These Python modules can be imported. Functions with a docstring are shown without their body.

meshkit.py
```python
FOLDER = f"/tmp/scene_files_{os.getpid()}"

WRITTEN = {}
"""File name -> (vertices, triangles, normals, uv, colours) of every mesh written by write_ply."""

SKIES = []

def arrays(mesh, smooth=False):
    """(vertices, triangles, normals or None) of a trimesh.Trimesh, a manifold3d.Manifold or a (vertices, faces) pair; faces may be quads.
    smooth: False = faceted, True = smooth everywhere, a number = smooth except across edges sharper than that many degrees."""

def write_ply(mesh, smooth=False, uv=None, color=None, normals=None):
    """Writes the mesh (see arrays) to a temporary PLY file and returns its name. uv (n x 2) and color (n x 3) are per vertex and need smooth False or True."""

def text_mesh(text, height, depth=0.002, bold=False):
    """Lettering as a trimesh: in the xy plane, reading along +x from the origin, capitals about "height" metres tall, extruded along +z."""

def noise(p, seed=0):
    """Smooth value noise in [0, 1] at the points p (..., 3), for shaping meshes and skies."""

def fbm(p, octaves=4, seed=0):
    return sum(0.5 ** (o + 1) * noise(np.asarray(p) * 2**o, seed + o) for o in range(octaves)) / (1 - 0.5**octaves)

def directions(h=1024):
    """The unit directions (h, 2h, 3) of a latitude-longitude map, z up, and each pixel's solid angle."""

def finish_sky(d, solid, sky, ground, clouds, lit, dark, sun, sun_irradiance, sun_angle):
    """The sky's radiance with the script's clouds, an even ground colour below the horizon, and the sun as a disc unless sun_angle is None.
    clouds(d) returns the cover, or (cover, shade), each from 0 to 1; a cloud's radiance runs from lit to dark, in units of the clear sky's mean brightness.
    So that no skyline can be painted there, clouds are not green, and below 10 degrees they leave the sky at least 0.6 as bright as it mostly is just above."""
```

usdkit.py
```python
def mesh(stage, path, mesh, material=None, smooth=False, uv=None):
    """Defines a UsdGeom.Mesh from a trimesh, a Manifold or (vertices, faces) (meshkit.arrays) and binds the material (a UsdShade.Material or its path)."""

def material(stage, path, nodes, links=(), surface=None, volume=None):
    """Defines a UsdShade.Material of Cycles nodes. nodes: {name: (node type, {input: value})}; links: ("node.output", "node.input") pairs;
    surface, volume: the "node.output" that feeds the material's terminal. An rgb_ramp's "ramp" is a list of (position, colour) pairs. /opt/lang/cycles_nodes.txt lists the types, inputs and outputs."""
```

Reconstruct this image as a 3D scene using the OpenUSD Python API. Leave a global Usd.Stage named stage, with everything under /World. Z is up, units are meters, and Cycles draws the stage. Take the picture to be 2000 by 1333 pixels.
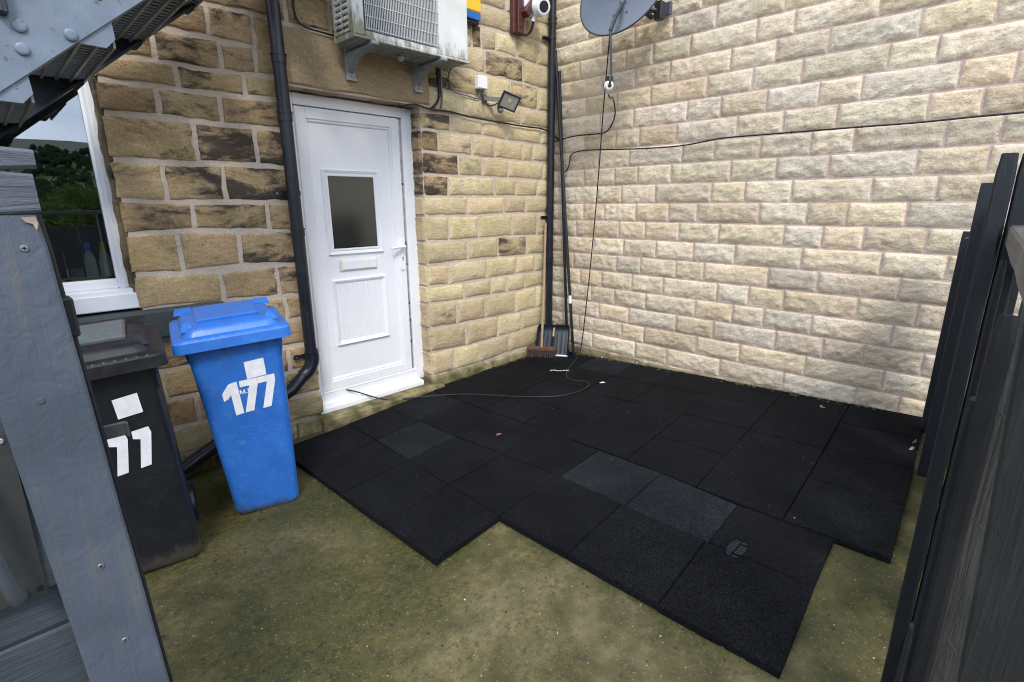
import math, random
import numpy as np, trimesh, usdkit, meshkit
from pxr import Usd, UsdGeom, UsdLux, UsdShade, Gf, Sdf, Vt
from shapely.geometry import Polygon, box as sbox

stage = Usd.Stage.CreateInMemory()
UsdGeom.SetStageUpAxis(stage, UsdGeom.Tokens.z)
UsdGeom.SetStageMetersPerUnit(stage, 1.0)
UsdGeom.Xform.Define(stage, '/World')
UsdGeom.Scope.Define(stage, '/World/Looks')
rnd = random.Random(7)
rng = np.random.default_rng(7)

# ------------------------------------------------------------------ camera, sky, sun, exposure
EXPOSURE = 1.13
EYE = (-3.9674, -3.3772, 1.487)
PITCH, ROLL, YAW, FOCAL = 0.26098, 0.00510, 0.78917, 18.07
SUN_DIR = np.array([-0.46, -0.62, 0.80]); SUN_DIR = SUN_DIR / np.linalg.norm(SUN_DIR)
cam = UsdGeom.Camera.Define(stage, '/World/camera')
cy, sy, cp, sp, cr, sr = math.cos(YAW), math.sin(YAW), math.cos(PITCH), math.sin(PITCH), math.cos(ROLL), math.sin(ROLL)
f0, r0, up0 = np.array([sy, cy, 0]), np.array([cy, -sy, 0]), np.array([0, 0, 1.0])
fw, dn = f0 * cp - up0 * sp, -(up0 * cp + f0 * sp)
rt, dn = r0 * cr + dn * sr, -r0 * sr + dn * cr
cam.AddTransformOp().Set(Gf.Matrix4d(*rt, 0, *(-dn), 0, *(-fw), 0, *EYE, 1))
cam.CreateFocalLengthAttr(FOCAL); cam.CreateHorizontalApertureAttr(36.0); cam.CreateVerticalApertureAttr(36.0 * 682 / 1024)
cam.CreateClippingRangeAttr(Gf.Vec2f(0.02, 6000)); cam.CreateExposureAttr(EXPOSURE)

dome = UsdLux.DomeLight.Define(stage, '/World/sky')
skymat = usdkit.material(stage, '/World/Looks/sky', {
    'tc': ('texture_coordinate', {}),
    'sky': ('sky_texture', {'sky_type': 'single_scattering', 'sun_disc': False, 'sun_elevation': float(math.asin(SUN_DIR[2])), 'sun_rotation': float(math.atan2(SUN_DIR[0], SUN_DIR[1])), 'altitude': 200.0, 'aerosol_density': 2.0}),
    'map': ('mapping', {'scale': (1.0, 1.0, 2.4)}),
    'n': ('noise_texture', {'scale': 2.6, 'detail': 7.0, 'roughness': 0.55, 'distortion': 0.3}),
    'cover': ('rgb_ramp', {'ramp': [(0.30, (0.35, 0.35, 0.35)), (0.52, (1, 1, 1)), (1.0, (1, 1, 1))]}),
    'n2': ('noise_texture', {'scale': 4.5, 'detail': 6.0}),
    'tone': ('rgb_ramp', {'ramp': [(0.3, (4.4, 5.3, 7.1)), (0.7, (8.2, 9.0, 10.6))]}),
    'mix': ('mix', {}),
    'bg': ('background_shader', {'strength': 0.12})},
    [('tc.generated', 'sky.vector'), ('tc.generated', 'map.vector'), ('map.vector', 'n.vector'), ('map.vector', 'n2.vector'), ('n.fac', 'cover.fac'), ('n2.fac', 'tone.fac'),
     ('cover.color', 'mix.fac'), ('sky.color', 'mix.color1'), ('tone.color', 'mix.color2'), ('mix.color', 'bg.color')], surface='bg.background')
UsdShade.MaterialBindingAPI.Apply(dome.GetPrim()).Bind(skymat)
dome.GetPrim().SetCustomDataByKey('kind', 'structure')
sun = UsdLux.DistantLight.Define(stage, '/World/sun')
sun.CreateNormalizeAttr(True); sun.CreateIntensityAttr(0.30); sun.CreateAngleAttr(14.0); sun.CreateColorAttr(Gf.Vec3f(1.0, 0.97, 0.92))
zz = SUN_DIR; xx = np.cross([0, 0, 1.0], zz); xx /= np.linalg.norm(xx); yy = np.cross(zz, xx)
sun.AddTransformOp().Set(Gf.Matrix4d(*xx, 0, *yy, 0, *zz, 0, 0, 0, 20, 1))

# ------------------------------------------------------------------ naming helpers
taken = {}
def numbered(parent, name):
    k = (parent, name); n = taken.get(k, -1) + 1; taken[k] = n
    return name if n == 0 else '%s_%03d' % (name, n)
def pathof(p):
    return '/World' if p is None else str(p.GetPath())
def tag(o, label=None, cat=None, group=None, kind=None):
    for k, v in (('label', label), ('category', cat), ('group', group), ('kind', kind)):
        if v: o.SetCustomDataByKey(k, v)
    return o
def thing(name, label=None, cat=None, group=None, kind=None, loc=None):
    x = UsdGeom.Xform.Define(stage, '/World/' + numbered('/World', name))
    if loc is not None: x.AddTranslateOp().Set(Gf.Vec3d(*loc))
    return tag(x.GetPrim(), label, cat, group, kind)
def obj(name, mesh, mat, parent=None, smooth=False, label=None):
    pp = pathof(parent)
    m = usdkit.mesh(stage, pp + '/' + numbered(pp, name), mesh, mat, smooth)
    if label: m.GetPrim().SetCustomDataByKey('label', label)
    return m.GetPrim()

# ------------------------------------------------------------------ shape helpers
cat = trimesh.util.concatenate
def cbox(x0, x1, y0, y1, z0, z1, c=0.004):
    """A box with chamfered edges."""
    x0, x1 = min(x0, x1), max(x0, x1); y0, y1 = min(y0, y1), max(y0, y1); z0, z1 = min(z0, z1), max(z0, z1)
    c = min(c, 0.45 * (x1 - x0), 0.45 * (y1 - y0), 0.45 * (z1 - z0))
    if c <= 0: return trimesh.creation.box(bounds=[(x0, y0, z0), (x1, y1, z1)])
    pts = []
    for X, sx in ((x0, 1), (x1, -1)):
        for Y, s_y in ((y0, 1), (y1, -1)):
            for Z, sz in ((z0, 1), (z1, -1)):
                pts += [(X + sx * c, Y + s_y * c, Z), (X + sx * c, Y, Z + sz * c), (X, Y + s_y * c, Z + sz * c)]
    return trimesh.convex.convex_hull(np.array(pts))
def hull(pts): return trimesh.convex.convex_hull(np.array(pts, float))
def tube(pts, r, n=10, cap=True):
    P = np.array(pts, float); T = np.gradient(P, axis=0); T /= np.linalg.norm(T, axis=1)[:, None] + 1e-12
    R = np.full(len(P), r) if np.ndim(r) == 0 else np.array(r)
    a = np.array([0, 0, 1.0]) if abs(T[0][2]) < 0.9 else np.array([1.0, 0, 0])
    u = np.cross(T[0], a); u /= np.linalg.norm(u); V = []
    for i in range(len(P)):
        u = u - T[i] * (u @ T[i]); u /= np.linalg.norm(u); w = np.cross(T[i], u)
        th = np.arange(n) / n * 2 * np.pi
        V.append(P[i] + R[i] * (np.cos(th)[:, None] * u + np.sin(th)[:, None] * w))
    V = np.vstack(V); F = []
    for i in range(len(P) - 1):
        for j in range(n):
            a_, b_, c_, d_ = i * n + j, i * n + (j + 1) % n, (i + 1) * n + (j + 1) % n, (i + 1) * n + j
            F += [(a_, b_, c_), (a_, c_, d_)]
    if cap:
        V = np.vstack([V, P[0], P[-1]]); k = len(V) - 2; e = (len(P) - 1) * n
        for j in range(n): F += [(k, (j + 1) % n, j), (k + 1, e + j, e + (j + 1) % n)]
    return trimesh.Trimesh(V, F, process=False)
def spline(pts, n=40):
    from scipy.interpolate import CubicSpline
    P = np.array(pts, float); t = np.r_[0, np.cumsum(np.linalg.norm(np.diff(P, axis=0), axis=1) ** 0.6)]
    return CubicSpline(t, P)(np.linspace(0, t[-1], n))
def prism(poly, h):
    return trimesh.creation.extrude_polygon(poly if hasattr(poly, 'exterior') else Polygon(poly), h, engine='earcut')
def to_frame(m, o, x, y, z):
    T = np.eye(4); T[:3, 0], T[:3, 1], T[:3, 2], T[:3, 3] = x, y, z, o
    m = m.copy(); m.apply_transform(T); return m
def prism_xz(poly, y0, y1):
    """Polygon in x,z extruded from y0 to y1."""
    return to_frame(prism(poly, abs(y1 - y0)), (0, max(y0, y1), 0), (1, 0, 0), (0, 0, 1), (0, -1, 0))
def prism_yz(poly, x0, x1):
    return to_frame(prism(poly, abs(x1 - x0)), (min(x0, x1), 0, 0), (0, 1, 0), (0, 0, 1), (1, 0, 0))
def disc(center, normal, r, h, n=16, bevel=0.0):
    z = np.array(normal, float); z /= np.linalg.norm(z); a = np.array([0, 0, 1.0]) if abs(z[2]) < .9 else np.array([1.0, 0, 0])
    x = np.cross(a, z); x /= np.linalg.norm(x); y = np.cross(z, x)
    prof = [(0, 0), (r, 0), (r, h - bevel), (r - bevel, h), (0, h)] if bevel else [(0, 0), (r, 0), (r, h), (0, h)]
    return to_frame(trimesh.creation.revolve(prof, sections=n), center, x, y, z)
def rrect(x0, x1, y0, y1, r, n=6):
    return sbox(x0 + r, y0 + r, x1 - r, y1 - r).buffer(r, quad_segs=n)
def loft(rings):
    """Closed surface through rings (each k x 3), capped."""
    k = len(rings[0]); V = np.vstack(rings); F = []
    for i in range(len(rings) - 1):
        for j in range(k):
            a_, b_, c_, d_ = i * k + j, i * k + (j + 1) % k, (i + 1) * k + (j + 1) % k, (i + 1) * k + j
            F += [(a_, b_, c_), (a_, c_, d_)]
    V = np.vstack([V, rings[0].mean(0), rings[-1].mean(0)]); e = (len(rings) - 1) * k
    for j in range(k): F += [(len(V) - 2, (j + 1) % k, j), (len(V) - 1, e + j, e + (j + 1) % k)]
    return trimesh.Trimesh(V, F, process=False)
def ringpts(x0, x1, y0, y1, r, z, n=5):
    out = []
    for cx, cy_, a0 in ((x1 - r, y1 - r, 0), (x0 + r, y1 - r, 90), (x0 + r, y0 + r, 180), (x1 - r, y0 + r, 270)):
        for q in range(n + 1):
            a = math.radians(a0 + 90 * q / n); out.append((cx + r * math.cos(a), cy_ + r * math.sin(a), z))
    return np.array(out)
def rough_board(x0, x1, y0, y1, z0, z1, axis, amp=0.0015, c=0.004, seed=0, step=0.05):
    """A sawn timber: box subdivided along its length with slightly wandering faces."""
    L = {'x': (x0, x1), 'y': (y0, y1), 'z': (z0, z1)}[axis]; n = max(2, int((L[1] - L[0]) / step))
    A, Bb = {'x': ((y0, y1), (z0, z1)), 'y': ((x0, x1), (z0, z1)), 'z': ((x0, x1), (y0, y1))}[axis]
    prof = [(A[0] + c, Bb[0]), (A[1] - c, Bb[0]), (A[1], Bb[0] + c), (A[1], Bb[1] - c), (A[1] - c, Bb[1]), (A[0] + c, Bb[1]), (A[0], Bb[1] - c), (A[0], Bb[0] + c)]
    rings = []
    for i in range(n + 1):
        t = L[0] + (L[1] - L[0]) * i / n; ins = c * 0.6 if i in (0, n) else 0; R = []
        for a, b in prof:
            am, bm = (A[0] + A[1]) / 2, (Bb[0] + Bb[1]) / 2
            a = a - math.copysign(ins, a - am); b = b - math.copysign(ins, b - bm)
            R.append({'x': (t, a, b), 'y': (a, t, b), 'z': (a, b, t)}[axis])
        rings.append(np.array(R))
    if axis in ('y',): rings = [q[::-1] for q in rings]
    m = loft(rings); v = m.vertices
    d = np.stack([meshkit.fbm(v * 6 + 31 * k + seed * 7.7, 3, seed + k) - 0.5 for k in range(3)], 1)
    m.vertices = v + d * amp * 2; m.fix_normals(); return m

# ------------------------------------------------------------------ materials
MATS = {}
def C(*v): return tuple(float(q) for q in v)
def M(name, nodes, links, surface='p.BSDF'):
    MATS[name] = usdkit.material(stage, '/World/Looks/' + name, nodes, links, surface=surface); return MATS[name]

def plain(name, col, rough=0.5, metal=0.0, var=0.12, scale=6.0, bump=0.0, bscale=60.0, spec=0.5, coat=0.0):
    lo, hi = [q * (1 - var) for q in col], [min(1, q * (1 + var)) for q in col]
    nodes = {'g': ('geometry', {}), 'n': ('noise_texture', {'scale': scale, 'detail': 6.0, 'roughness': 0.6}),
             'r': ('rgb_ramp', {'ramp': [(0.3, lo), (0.7, hi)]}),
             'rr': ('map_range', {'from_min': 0.3, 'from_max': 0.7, 'to_min': max(0.02, rough - 0.08), 'to_max': min(1, rough + 0.08)}),
             'p': ('principled_bsdf', {'metallic': metal, 'specular_ior_level': spec, 'coat_weight': coat})}
    links = [('g.position', 'n.vector'), ('n.fac', 'r.fac'), ('n.fac', 'rr.value'), ('r.color', 'p.base_color'), ('rr.result', 'p.roughness')]
    if bump:
        nodes |= {'nb': ('noise_texture', {'scale': bscale, 'detail': 6.0}), 'b': ('bump', {'strength': bump, 'distance': 0.004})}
        links += [('g.position', 'nb.vector'), ('nb.fac', 'b.height'), ('b.normal', 'p.normal')]
    return M(name, nodes, links)

def stone(name, lo, hi, soot=0.72, sootw=0.12, sootmax=0.9, stretch=(2.6, 2.6, 6.5), bump=0.6, grain=75.0, fine=0.9):
    nodes = {'g': ('geometry', {}), 'oi': ('object_info', {}),
        'n1': ('noise_texture', {'scale': 3.1, 'detail': 5.0, 'roughness': 0.6}),
        'mp': ('mapping', {'scale': (9.0, 9.0, 26.0)}), 'n2': ('noise_texture', {'scale': 1.6, 'detail': 8.0, 'roughness': 0.65}),
        'avg': ('mix_float', {'fac': 0.5}), 'r': ('rgb_ramp', {'ramp': [(0.34, lo), (0.66, hi)]}),
        'val': ('map_range', {'from_min': 0.0, 'from_max': 1.0, 'to_min': 0.84, 'to_max': 1.14}), 'hv': ('hsv', {}),
        'hr': ('map_range', {'from_min': 0.0, 'from_max': 1.0, 'to_min': 0.492, 'to_max': 0.508}), 'fr': ('math', {'math_type': 'fraction'}), 'mul': ('math', {'math_type': 'multiply', 'value2': 7.31}),
        'ms': ('mapping', {'scale': stretch}), 'ns': ('noise_texture', {'scale': 1.25, 'detail': 11.0, 'roughness': 0.70, 'distortion': 0.35}),
        'rs': ('rgb_ramp', {'ramp': [(soot, (0, 0, 0)), (min(0.99, soot + sootw), (sootmax,) * 3)]}),
        'mixs': ('mix', {'color2': (0.030, 0.027, 0.025)}),
        'sep': ('separate_xyz', {}), 'mz': ('map_range', {'from_min': 0.32, 'from_max': 0.02, 'to_min': 0.0, 'to_max': 0.75, 'clamp': True}),
        'nm': ('noise_texture', {'scale': 9.0, 'detail': 6.0}), 'mm': ('math', {'math_type': 'multiply'}), 'mm2': ('map_range', {'from_min': 0.25, 'from_max': 0.48, 'to_min': 0, 'to_max': 0.9, 'clamp': True}), 'mixm': ('mix', {'color2': (0.07, 0.066, 0.022)}),
        'nb': ('noise_texture', {'scale': grain, 'detail': 9.0, 'roughness': 0.7}), 'ba': ('math', {'math_type': 'add'}), 'b': ('bump', {'strength': bump, 'distance': 0.014}),
        'nf': ('noise_texture', {'scale': 85.0, 'detail': 6.0, 'roughness': 0.75}), 'rf': ('rgb_ramp', {'ramp': [(0.32, (0.62, 0.60, 0.57)), (0.5, (0.98, 0.98, 0.98)), (0.68, (1.22, 1.22, 1.2))]}), 'mf': ('mix', {'mix_type': 'multiply', 'fac': fine}),
        'p': ('principled_bsdf', {'roughness': 0.88, 'specular_ior_level': 0.3})}
    links = [('g.position', 'nf.vector'), ('nf.fac', 'rf.fac'), ('hv.color', 'mf.color1'), ('rf.color', 'mf.color2'), ('mf.color', 'mixs.color1'), ('g.position', 'n1.vector'), ('g.position', 'mp.vector'), ('mp.vector', 'n2.vector'), ('n1.fac', 'avg.a'), ('n2.fac', 'avg.b'), ('avg.result', 'r.fac'),
        ('r.color', 'hv.color'), ('oi.random', 'val.value'), ('val.result', 'hv.value'), ('oi.random', 'mul.value1'), ('mul.value', 'fr.value1'), ('fr.value', 'hr.value'), ('hr.result', 'hv.hue'),
        ('g.position', 'ms.vector'), ('ms.vector', 'ns.vector'), ('ns.fac', 'rs.fac'), ('rs.color', 'mixs.fac'), 
        ('g.position', 'sep.vector'), ('sep.z', 'mz.value'), ('g.position', 'nm.vector'), ('mz.result', 'mm.value1'), ('nm.fac', 'mm.value2'), ('mm.value', 'mm2.value'), ('mm2.result', 'mixm.fac'), ('mixs.color', 'mixm.color1'), ('mixm.color', 'p.base_color'),
        ('g.position', 'nb.vector'), ('nb.fac', 'ba.value1'), ('n2.fac', 'ba.value2'), ('ba.value', 'b.height'), ('b.normal', 'p.normal')]
    return M(name, nodes, links)

stone('brown_stone_clean', (0.315, 0.208, 0.098), (0.53, 0.385, 0.215), soot=0.60, sootw=0.12)
stone('brown_stone_flecked', (0.305, 0.205, 0.098), (0.52, 0.38, 0.215), soot=0.525, sootw=0.10)
stone('brown_stone_sooted', (0.30, 0.20, 0.098), (0.50, 0.365, 0.205), soot=0.485, sootw=0.10)
stone('brown_stone_black', (0.28, 0.19, 0.095), (0.46, 0.335, 0.19), soot=0.445, sootw=0.10)
stone('yellow_stone_clean', (0.45, 0.35, 0.185), (0.69, 0.57, 0.36), soot=0.68, sootw=0.2, bump=0.6)
stone('yellow_stone_flecked', (0.44, 0.345, 0.19), (0.67, 0.555, 0.36), soot=0.56, sootw=0.14, bump=0.6)
stone('yellow_stone_sooted', (0.40, 0.30, 0.155), (0.62, 0.49, 0.29), soot=0.475, sootw=0.12, bump=0.6)
stone('yellow_stone_black', (0.32, 0.22, 0.115), (0.50, 0.37, 0.21), soot=0.43, sootw=0.10, bump=0.6)
stone('plinth_stone', (0.23, 0.185, 0.095), (0.43, 0.355, 0.20), soot=0.62, bump=0.7)
stone('lintel_stone', (0.25, 0.185, 0.10), (0.41, 0.32, 0.195), soot=0.55, sootw=0.25, sootmax=0.5, stretch=(5.0, 5.0, 0.8), bump=0.3, grain=110)
stone('cut_block', (0.57, 0.455, 0.305), (0.80, 0.70, 0.53), soot=0.80, bump=0.75, grain=40, fine=0.75)
stone('cut_block_ochre', (0.57, 0.435, 0.275), (0.79, 0.67, 0.48), soot=0.80, bump=0.75, grain=40, fine=0.75)
stone('cut_block_grey', (0.55, 0.45, 0.325), (0.77, 0.685, 0.55), soot=0.76, bump=0.75, grain=40, fine=0.75)
stone('pale_mortar', (0.475, 0.39, 0.295), (0.61, 0.525, 0.42), soot=0.75, sootmax=0.5, bump=0.6, grain=60, fine=0.4)
stone('pink_mortar', (0.56, 0.405, 0.345), (0.70, 0.545, 0.485), soot=0.78, sootmax=0.4, bump=0.4, grain=120, fine=0.4)
stone('footing_concrete', (0.26, 0.21, 0.12), (0.42, 0.35, 0.22), soot=0.6, bump=0.8, grain=60)
stone('reveal_stone', (0.15, 0.115, 0.07), (0.30, 0.22, 0.12), soot=0.50, bump=0.8)

# white plastic
plain('white_plastic', (0.80, 0.80, 0.815), rough=0.32, var=0.02, scale=3, spec=0.5)
plain('white_sealant', (0.74, 0.74, 0.73), rough=0.5, var=0.08, scale=14)
plain('cream_surround', (0.70, 0.63, 0.50), rough=0.5, var=0.1)
plain('black_plastic', (0.008, 0.0095, 0.014), rough=0.34, var=0.2, scale=8)
plain('black_rubber_cable', (0.012, 0.012, 0.013), rough=0.5, var=0.1)
plain('grey_cable', (0.16, 0.15, 0.14), rough=0.6, var=0.2)
plain('galvanised', (0.26, 0.27, 0.28), rough=0.45, metal=0.85, var=0.15, scale=20)
plain('rust', (0.20, 0.055, 0.018), rough=0.85, var=0.4, scale=60)
plain('dark_void', (0.006, 0.006, 0.007), rough=0.9, var=0.1)
plain('lock_steel', (0.45, 0.45, 0.46), rough=0.35, metal=0.8, var=0.15, scale=30)
plain('red_paint', (0.33, 0.07, 0.05), rough=0.7, var=0.3, scale=30)
plain('grey_sill', (0.06, 0.068, 0.067), rough=0.75, var=0.2, scale=6, bump=0.3)
plain('dark_metal', (0.035, 0.037, 0.04), rough=0.45, metal=0.3, var=0.2)
plain('lamp_housing', (0.13, 0.13, 0.13), rough=0.5, var=0.12)
plain('lens_yellow', (0.62, 0.60, 0.30), rough=0.4, var=0.1)
plain('lamp_glass', (0.36, 0.35, 0.28), rough=0.12, var=0.12, scale=40)
plain('camera_white', (0.74, 0.75, 0.75), rough=0.35, var=0.04)
plain('camera_glass', (0.008, 0.008, 0.01), rough=0.05, var=0.0)
plain('oxblood_timber', (0.070, 0.018, 0.014), rough=0.5, var=0.3, scale=30, bump=0.3)
plain('alarm_yellow', (0.85, 0.50, 0.03), rough=0.35, var=0.04)
plain('alarm_blue', (0.02, 0.13, 0.42), rough=0.35, var=0.06)
plain('dish_grey', (0.075, 0.088, 0.11), rough=0.26, var=0.08, scale=5)
plain('lnb_white', (0.80, 0.80, 0.78), rough=0.4, var=0.03)
plain('broom_wood', (0.36, 0.25, 0.15), rough=0.6, var=0.2, scale=20)
plain('broom_head_wood', (0.10, 0.05, 0.032), rough=0.6, var=0.25, scale=25)
plain('bristle', (0.05, 0.03, 0.022), rough=0.8, var=0.4, scale=120)
plain('shovel_plastic', (0.013, 0.018, 0.022), rough=0.38, var=0.25, scale=12)
plain('sticker_white', (0.74, 0.74, 0.76), rough=0.42, var=0.09, scale=28)
plain('interior_wall', (0.10, 0.095, 0.09), rough=0.8)
plain('curtain_dark', (0.03, 0.03, 0.032), rough=0.9)
plain('bottle_clear', (0.75, 0.78, 0.76), rough=0.3, var=0.1)
plain('bottle_blue', (0.03, 0.16, 0.65), rough=0.35)
plain('bottle_yellow', (0.75, 0.62, 0.03), rough=0.35)
plain('tin_grey', (0.25, 0.27, 0.28), rough=0.4, var=0.3, scale=40)
plain('aluminium', (0.62, 0.63, 0.64), rough=0.35, metal=0.9, var=0.1)
plain('litter_white', (0.40, 0.39, 0.36), rough=0.8, var=0.3, scale=30)
plain('leaf_brown', (0.20, 0.09, 0.04), rough=0.8, var=0.4, scale=60)
plain('grit_dark', (0.018, 0.017, 0.014), rough=0.9, var=0.4, scale=40)
plain('wood_chip', (0.30, 0.24, 0.17), rough=0.8, var=0.3, scale=60)
plain('boot_dust', (0.024, 0.029, 0.034), rough=0.9, var=0.3, scale=90)

def bin_plastic(name, col, scuff, dirt_top):
    """Moulded plastic, scuffed, with dried mud along the foot of the bin."""
    nodes = {'g': ('geometry', {}), 'n': ('noise_texture', {'scale': 5.0, 'detail': 7.0}), 'r': ('rgb_ramp', {'ramp': [(0.3, [q * 0.85 for q in col]), (0.7, [min(1, q * 1.12) for q in col])]}),
        'ns': ('noise_texture', {'scale': 26.0, 'detail': 9.0, 'roughness': 0.75}), 'rs': ('rgb_ramp', {'ramp': [(0.52, (0, 0, 0)), (0.74, (0.6,) * 3)]}), 'ms': ('mix', {'color2': scuff}),
        'sep': ('separate_xyz', {}), 'z': ('map_range', {'from_min': dirt_top, 'from_max': dirt_top - 0.15, 'to_min': 0.0, 'to_max': 0.75, 'clamp': True}),
        'nd': ('noise_texture', {'scale': 22.0, 'detail': 11.0, 'roughness': 0.8}), 'ad': ('math', {'math_type': 'add'}), 'dr': ('rgb_ramp', {'ramp': [(0.72, (0, 0, 0)), (0.95, (0.85,) * 3)]}), 'md': ('mix', {'color2': (0.052, 0.048, 0.038)}),
        'rr': ('map_range', {'from_min': 0.3, 'from_max': 0.7, 'to_min': 0.30, 'to_max': 0.48}), 'nb': ('noise_texture', {'scale': 180.0, 'detail': 3.0}), 'b': ('bump', {'strength': 0.12, 'distance': 0.002}),
        'p': ('principled_bsdf', {})}
    links = [('g.position', 'n.vector'), ('n.fac', 'r.fac'), ('g.position', 'ns.vector'), ('ns.fac', 'rs.fac'), ('rs.color', 'ms.fac'), ('r.color', 'ms.color1'),
        ('g.position', 'sep.vector'), ('sep.z', 'z.value'), ('g.position', 'nd.vector'), ('nd.fac', 'ad.value1'), ('z.result', 'ad.value2'), ('ad.value', 'dr.fac'), ('dr.color', 'md.fac'), ('ms.color', 'md.color1'),
        ('md.color', 'p.base_color'), ('n.fac', 'rr.value'), ('rr.result', 'p.roughness'), ('g.position', 'nb.vector'), ('nb.fac', 'b.height'), ('b.normal', 'p.normal')]
    return M(name, nodes, links)
bin_plastic('bin_blue', (0.022, 0.135, 0.48), (0.115, 0.215, 0.44), 0.045)
bin_plastic('bin_black', (0.0075, 0.008, 0.011), (0.03, 0.03, 0.03), 0.085)
plain('bin_lid_grey', (0.0105, 0.011, 0.0125), rough=0.5, var=0.5, scale=18, spec=0.3)
plain('bin_flap_grey', (0.085, 0.088, 0.09), rough=0.45, var=0.25, scale=14)
plain('flap_green', (0.03, 0.22, 0.14), rough=0.5, var=0.2)

def painted_wood(name, col, worn, axis, grain=0.5, wear=0.62, rough=0.55, lumps=0.35):
    """Painted sawn timber: the paint follows the grain and has worn through in places. axis: the grain's direction."""
    s = {'x': (1.3, 28, 28), 'y': (28, 1.3, 28), 'z': (28, 28, 1.3)}[axis]
    nodes = {'g': ('geometry', {}), 'oi': ('object_info', {}), 'm': ('mapping', {'scale': s}), 'w': ('noise_texture', {'scale': 2.2, 'detail': 8.0, 'roughness': 0.65, 'distortion': 0.9}),
        'n': ('noise_texture', {'scale': 4.0, 'detail': 7.0, 'roughness': 0.6}), 'r': ('rgb_ramp', {'ramp': [(0.3, [q * 0.78 for q in col]), (0.7, [q * 1.2 for q in col])]}),
        'ma': ('math', {'math_type': 'multiply'}), 'rw': ('rgb_ramp', {'ramp': [((wear) ** 2 * 0.80, (0, 0, 0)), (min(0.98, wear ** 2 * 0.80 + 0.16), (0.8,) * 3)]}), 'mx': ('mix', {'color2': worn}),
        'hv': ('hsv', {}), 'va': ('map_range', {'to_min': 0.85, 'to_max': 1.15}),
        'nl': ('noise_texture', {'scale': 26.0, 'detail': 4.0, 'roughness': 0.5, 'distortion': 1.6}), 'a1': ('math', {'math_type': 'multiply_add', 'value2': lumps}), 'b': ('bump', {'strength': grain, 'distance': 0.006}), 'rr': ('map_range', {'from_min': 0.3, 'from_max': 0.7, 'to_min': rough - 0.13, 'to_max': rough + 0.16}),
        'p': ('principled_bsdf', {'specular_ior_level': 0.4})}
    links = [('g.position', 'm.vector'), ('m.vector', 'w.vector'), ('g.position', 'n.vector'), ('n.fac', 'r.fac'), ('w.fac', 'ma.value1'), ('n.fac', 'ma.value2'), ('ma.value', 'rw.fac'), ('rw.color', 'mx.fac'), ('r.color', 'mx.color1'),
        ('mx.color', 'hv.color'), ('oi.random', 'va.value'), ('va.result', 'hv.value'), ('hv.color', 'p.base_color'),
        ('g.position', 'nl.vector'), ('nl.fac', 'a1.value1'), ('w.fac', 'a1.value3'), ('a1.value', 'b.height'), ('b.normal', 'p.normal'), ('n.fac', 'rr.value'), ('rr.result', 'p.roughness')]
    return M(name, nodes, links)
GREY = (0.075, 0.090, 0.115)
painted_wood('gate_paint_upright', GREY, (0.125, 0.12, 0.105), 'z', grain=0.45, wear=0.615, rough=0.42, lumps=0.75)
painted_wood('gate_paint_level', (0.085, 0.095, 0.115), (0.12, 0.12, 0.115), 'x', grain=0.9, wear=0.62)
painted_wood('gate_board_level', (0.048, 0.060, 0.072), (0.09, 0.09, 0.08), 'x', grain=0.7, wear=0.58)
painted_wood('fence_black', (0.006, 0.0065, 0.0075), (0.013, 0.0125, 0.012), 'z', grain=0.5, wear=0.66, rough=0.5)
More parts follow.
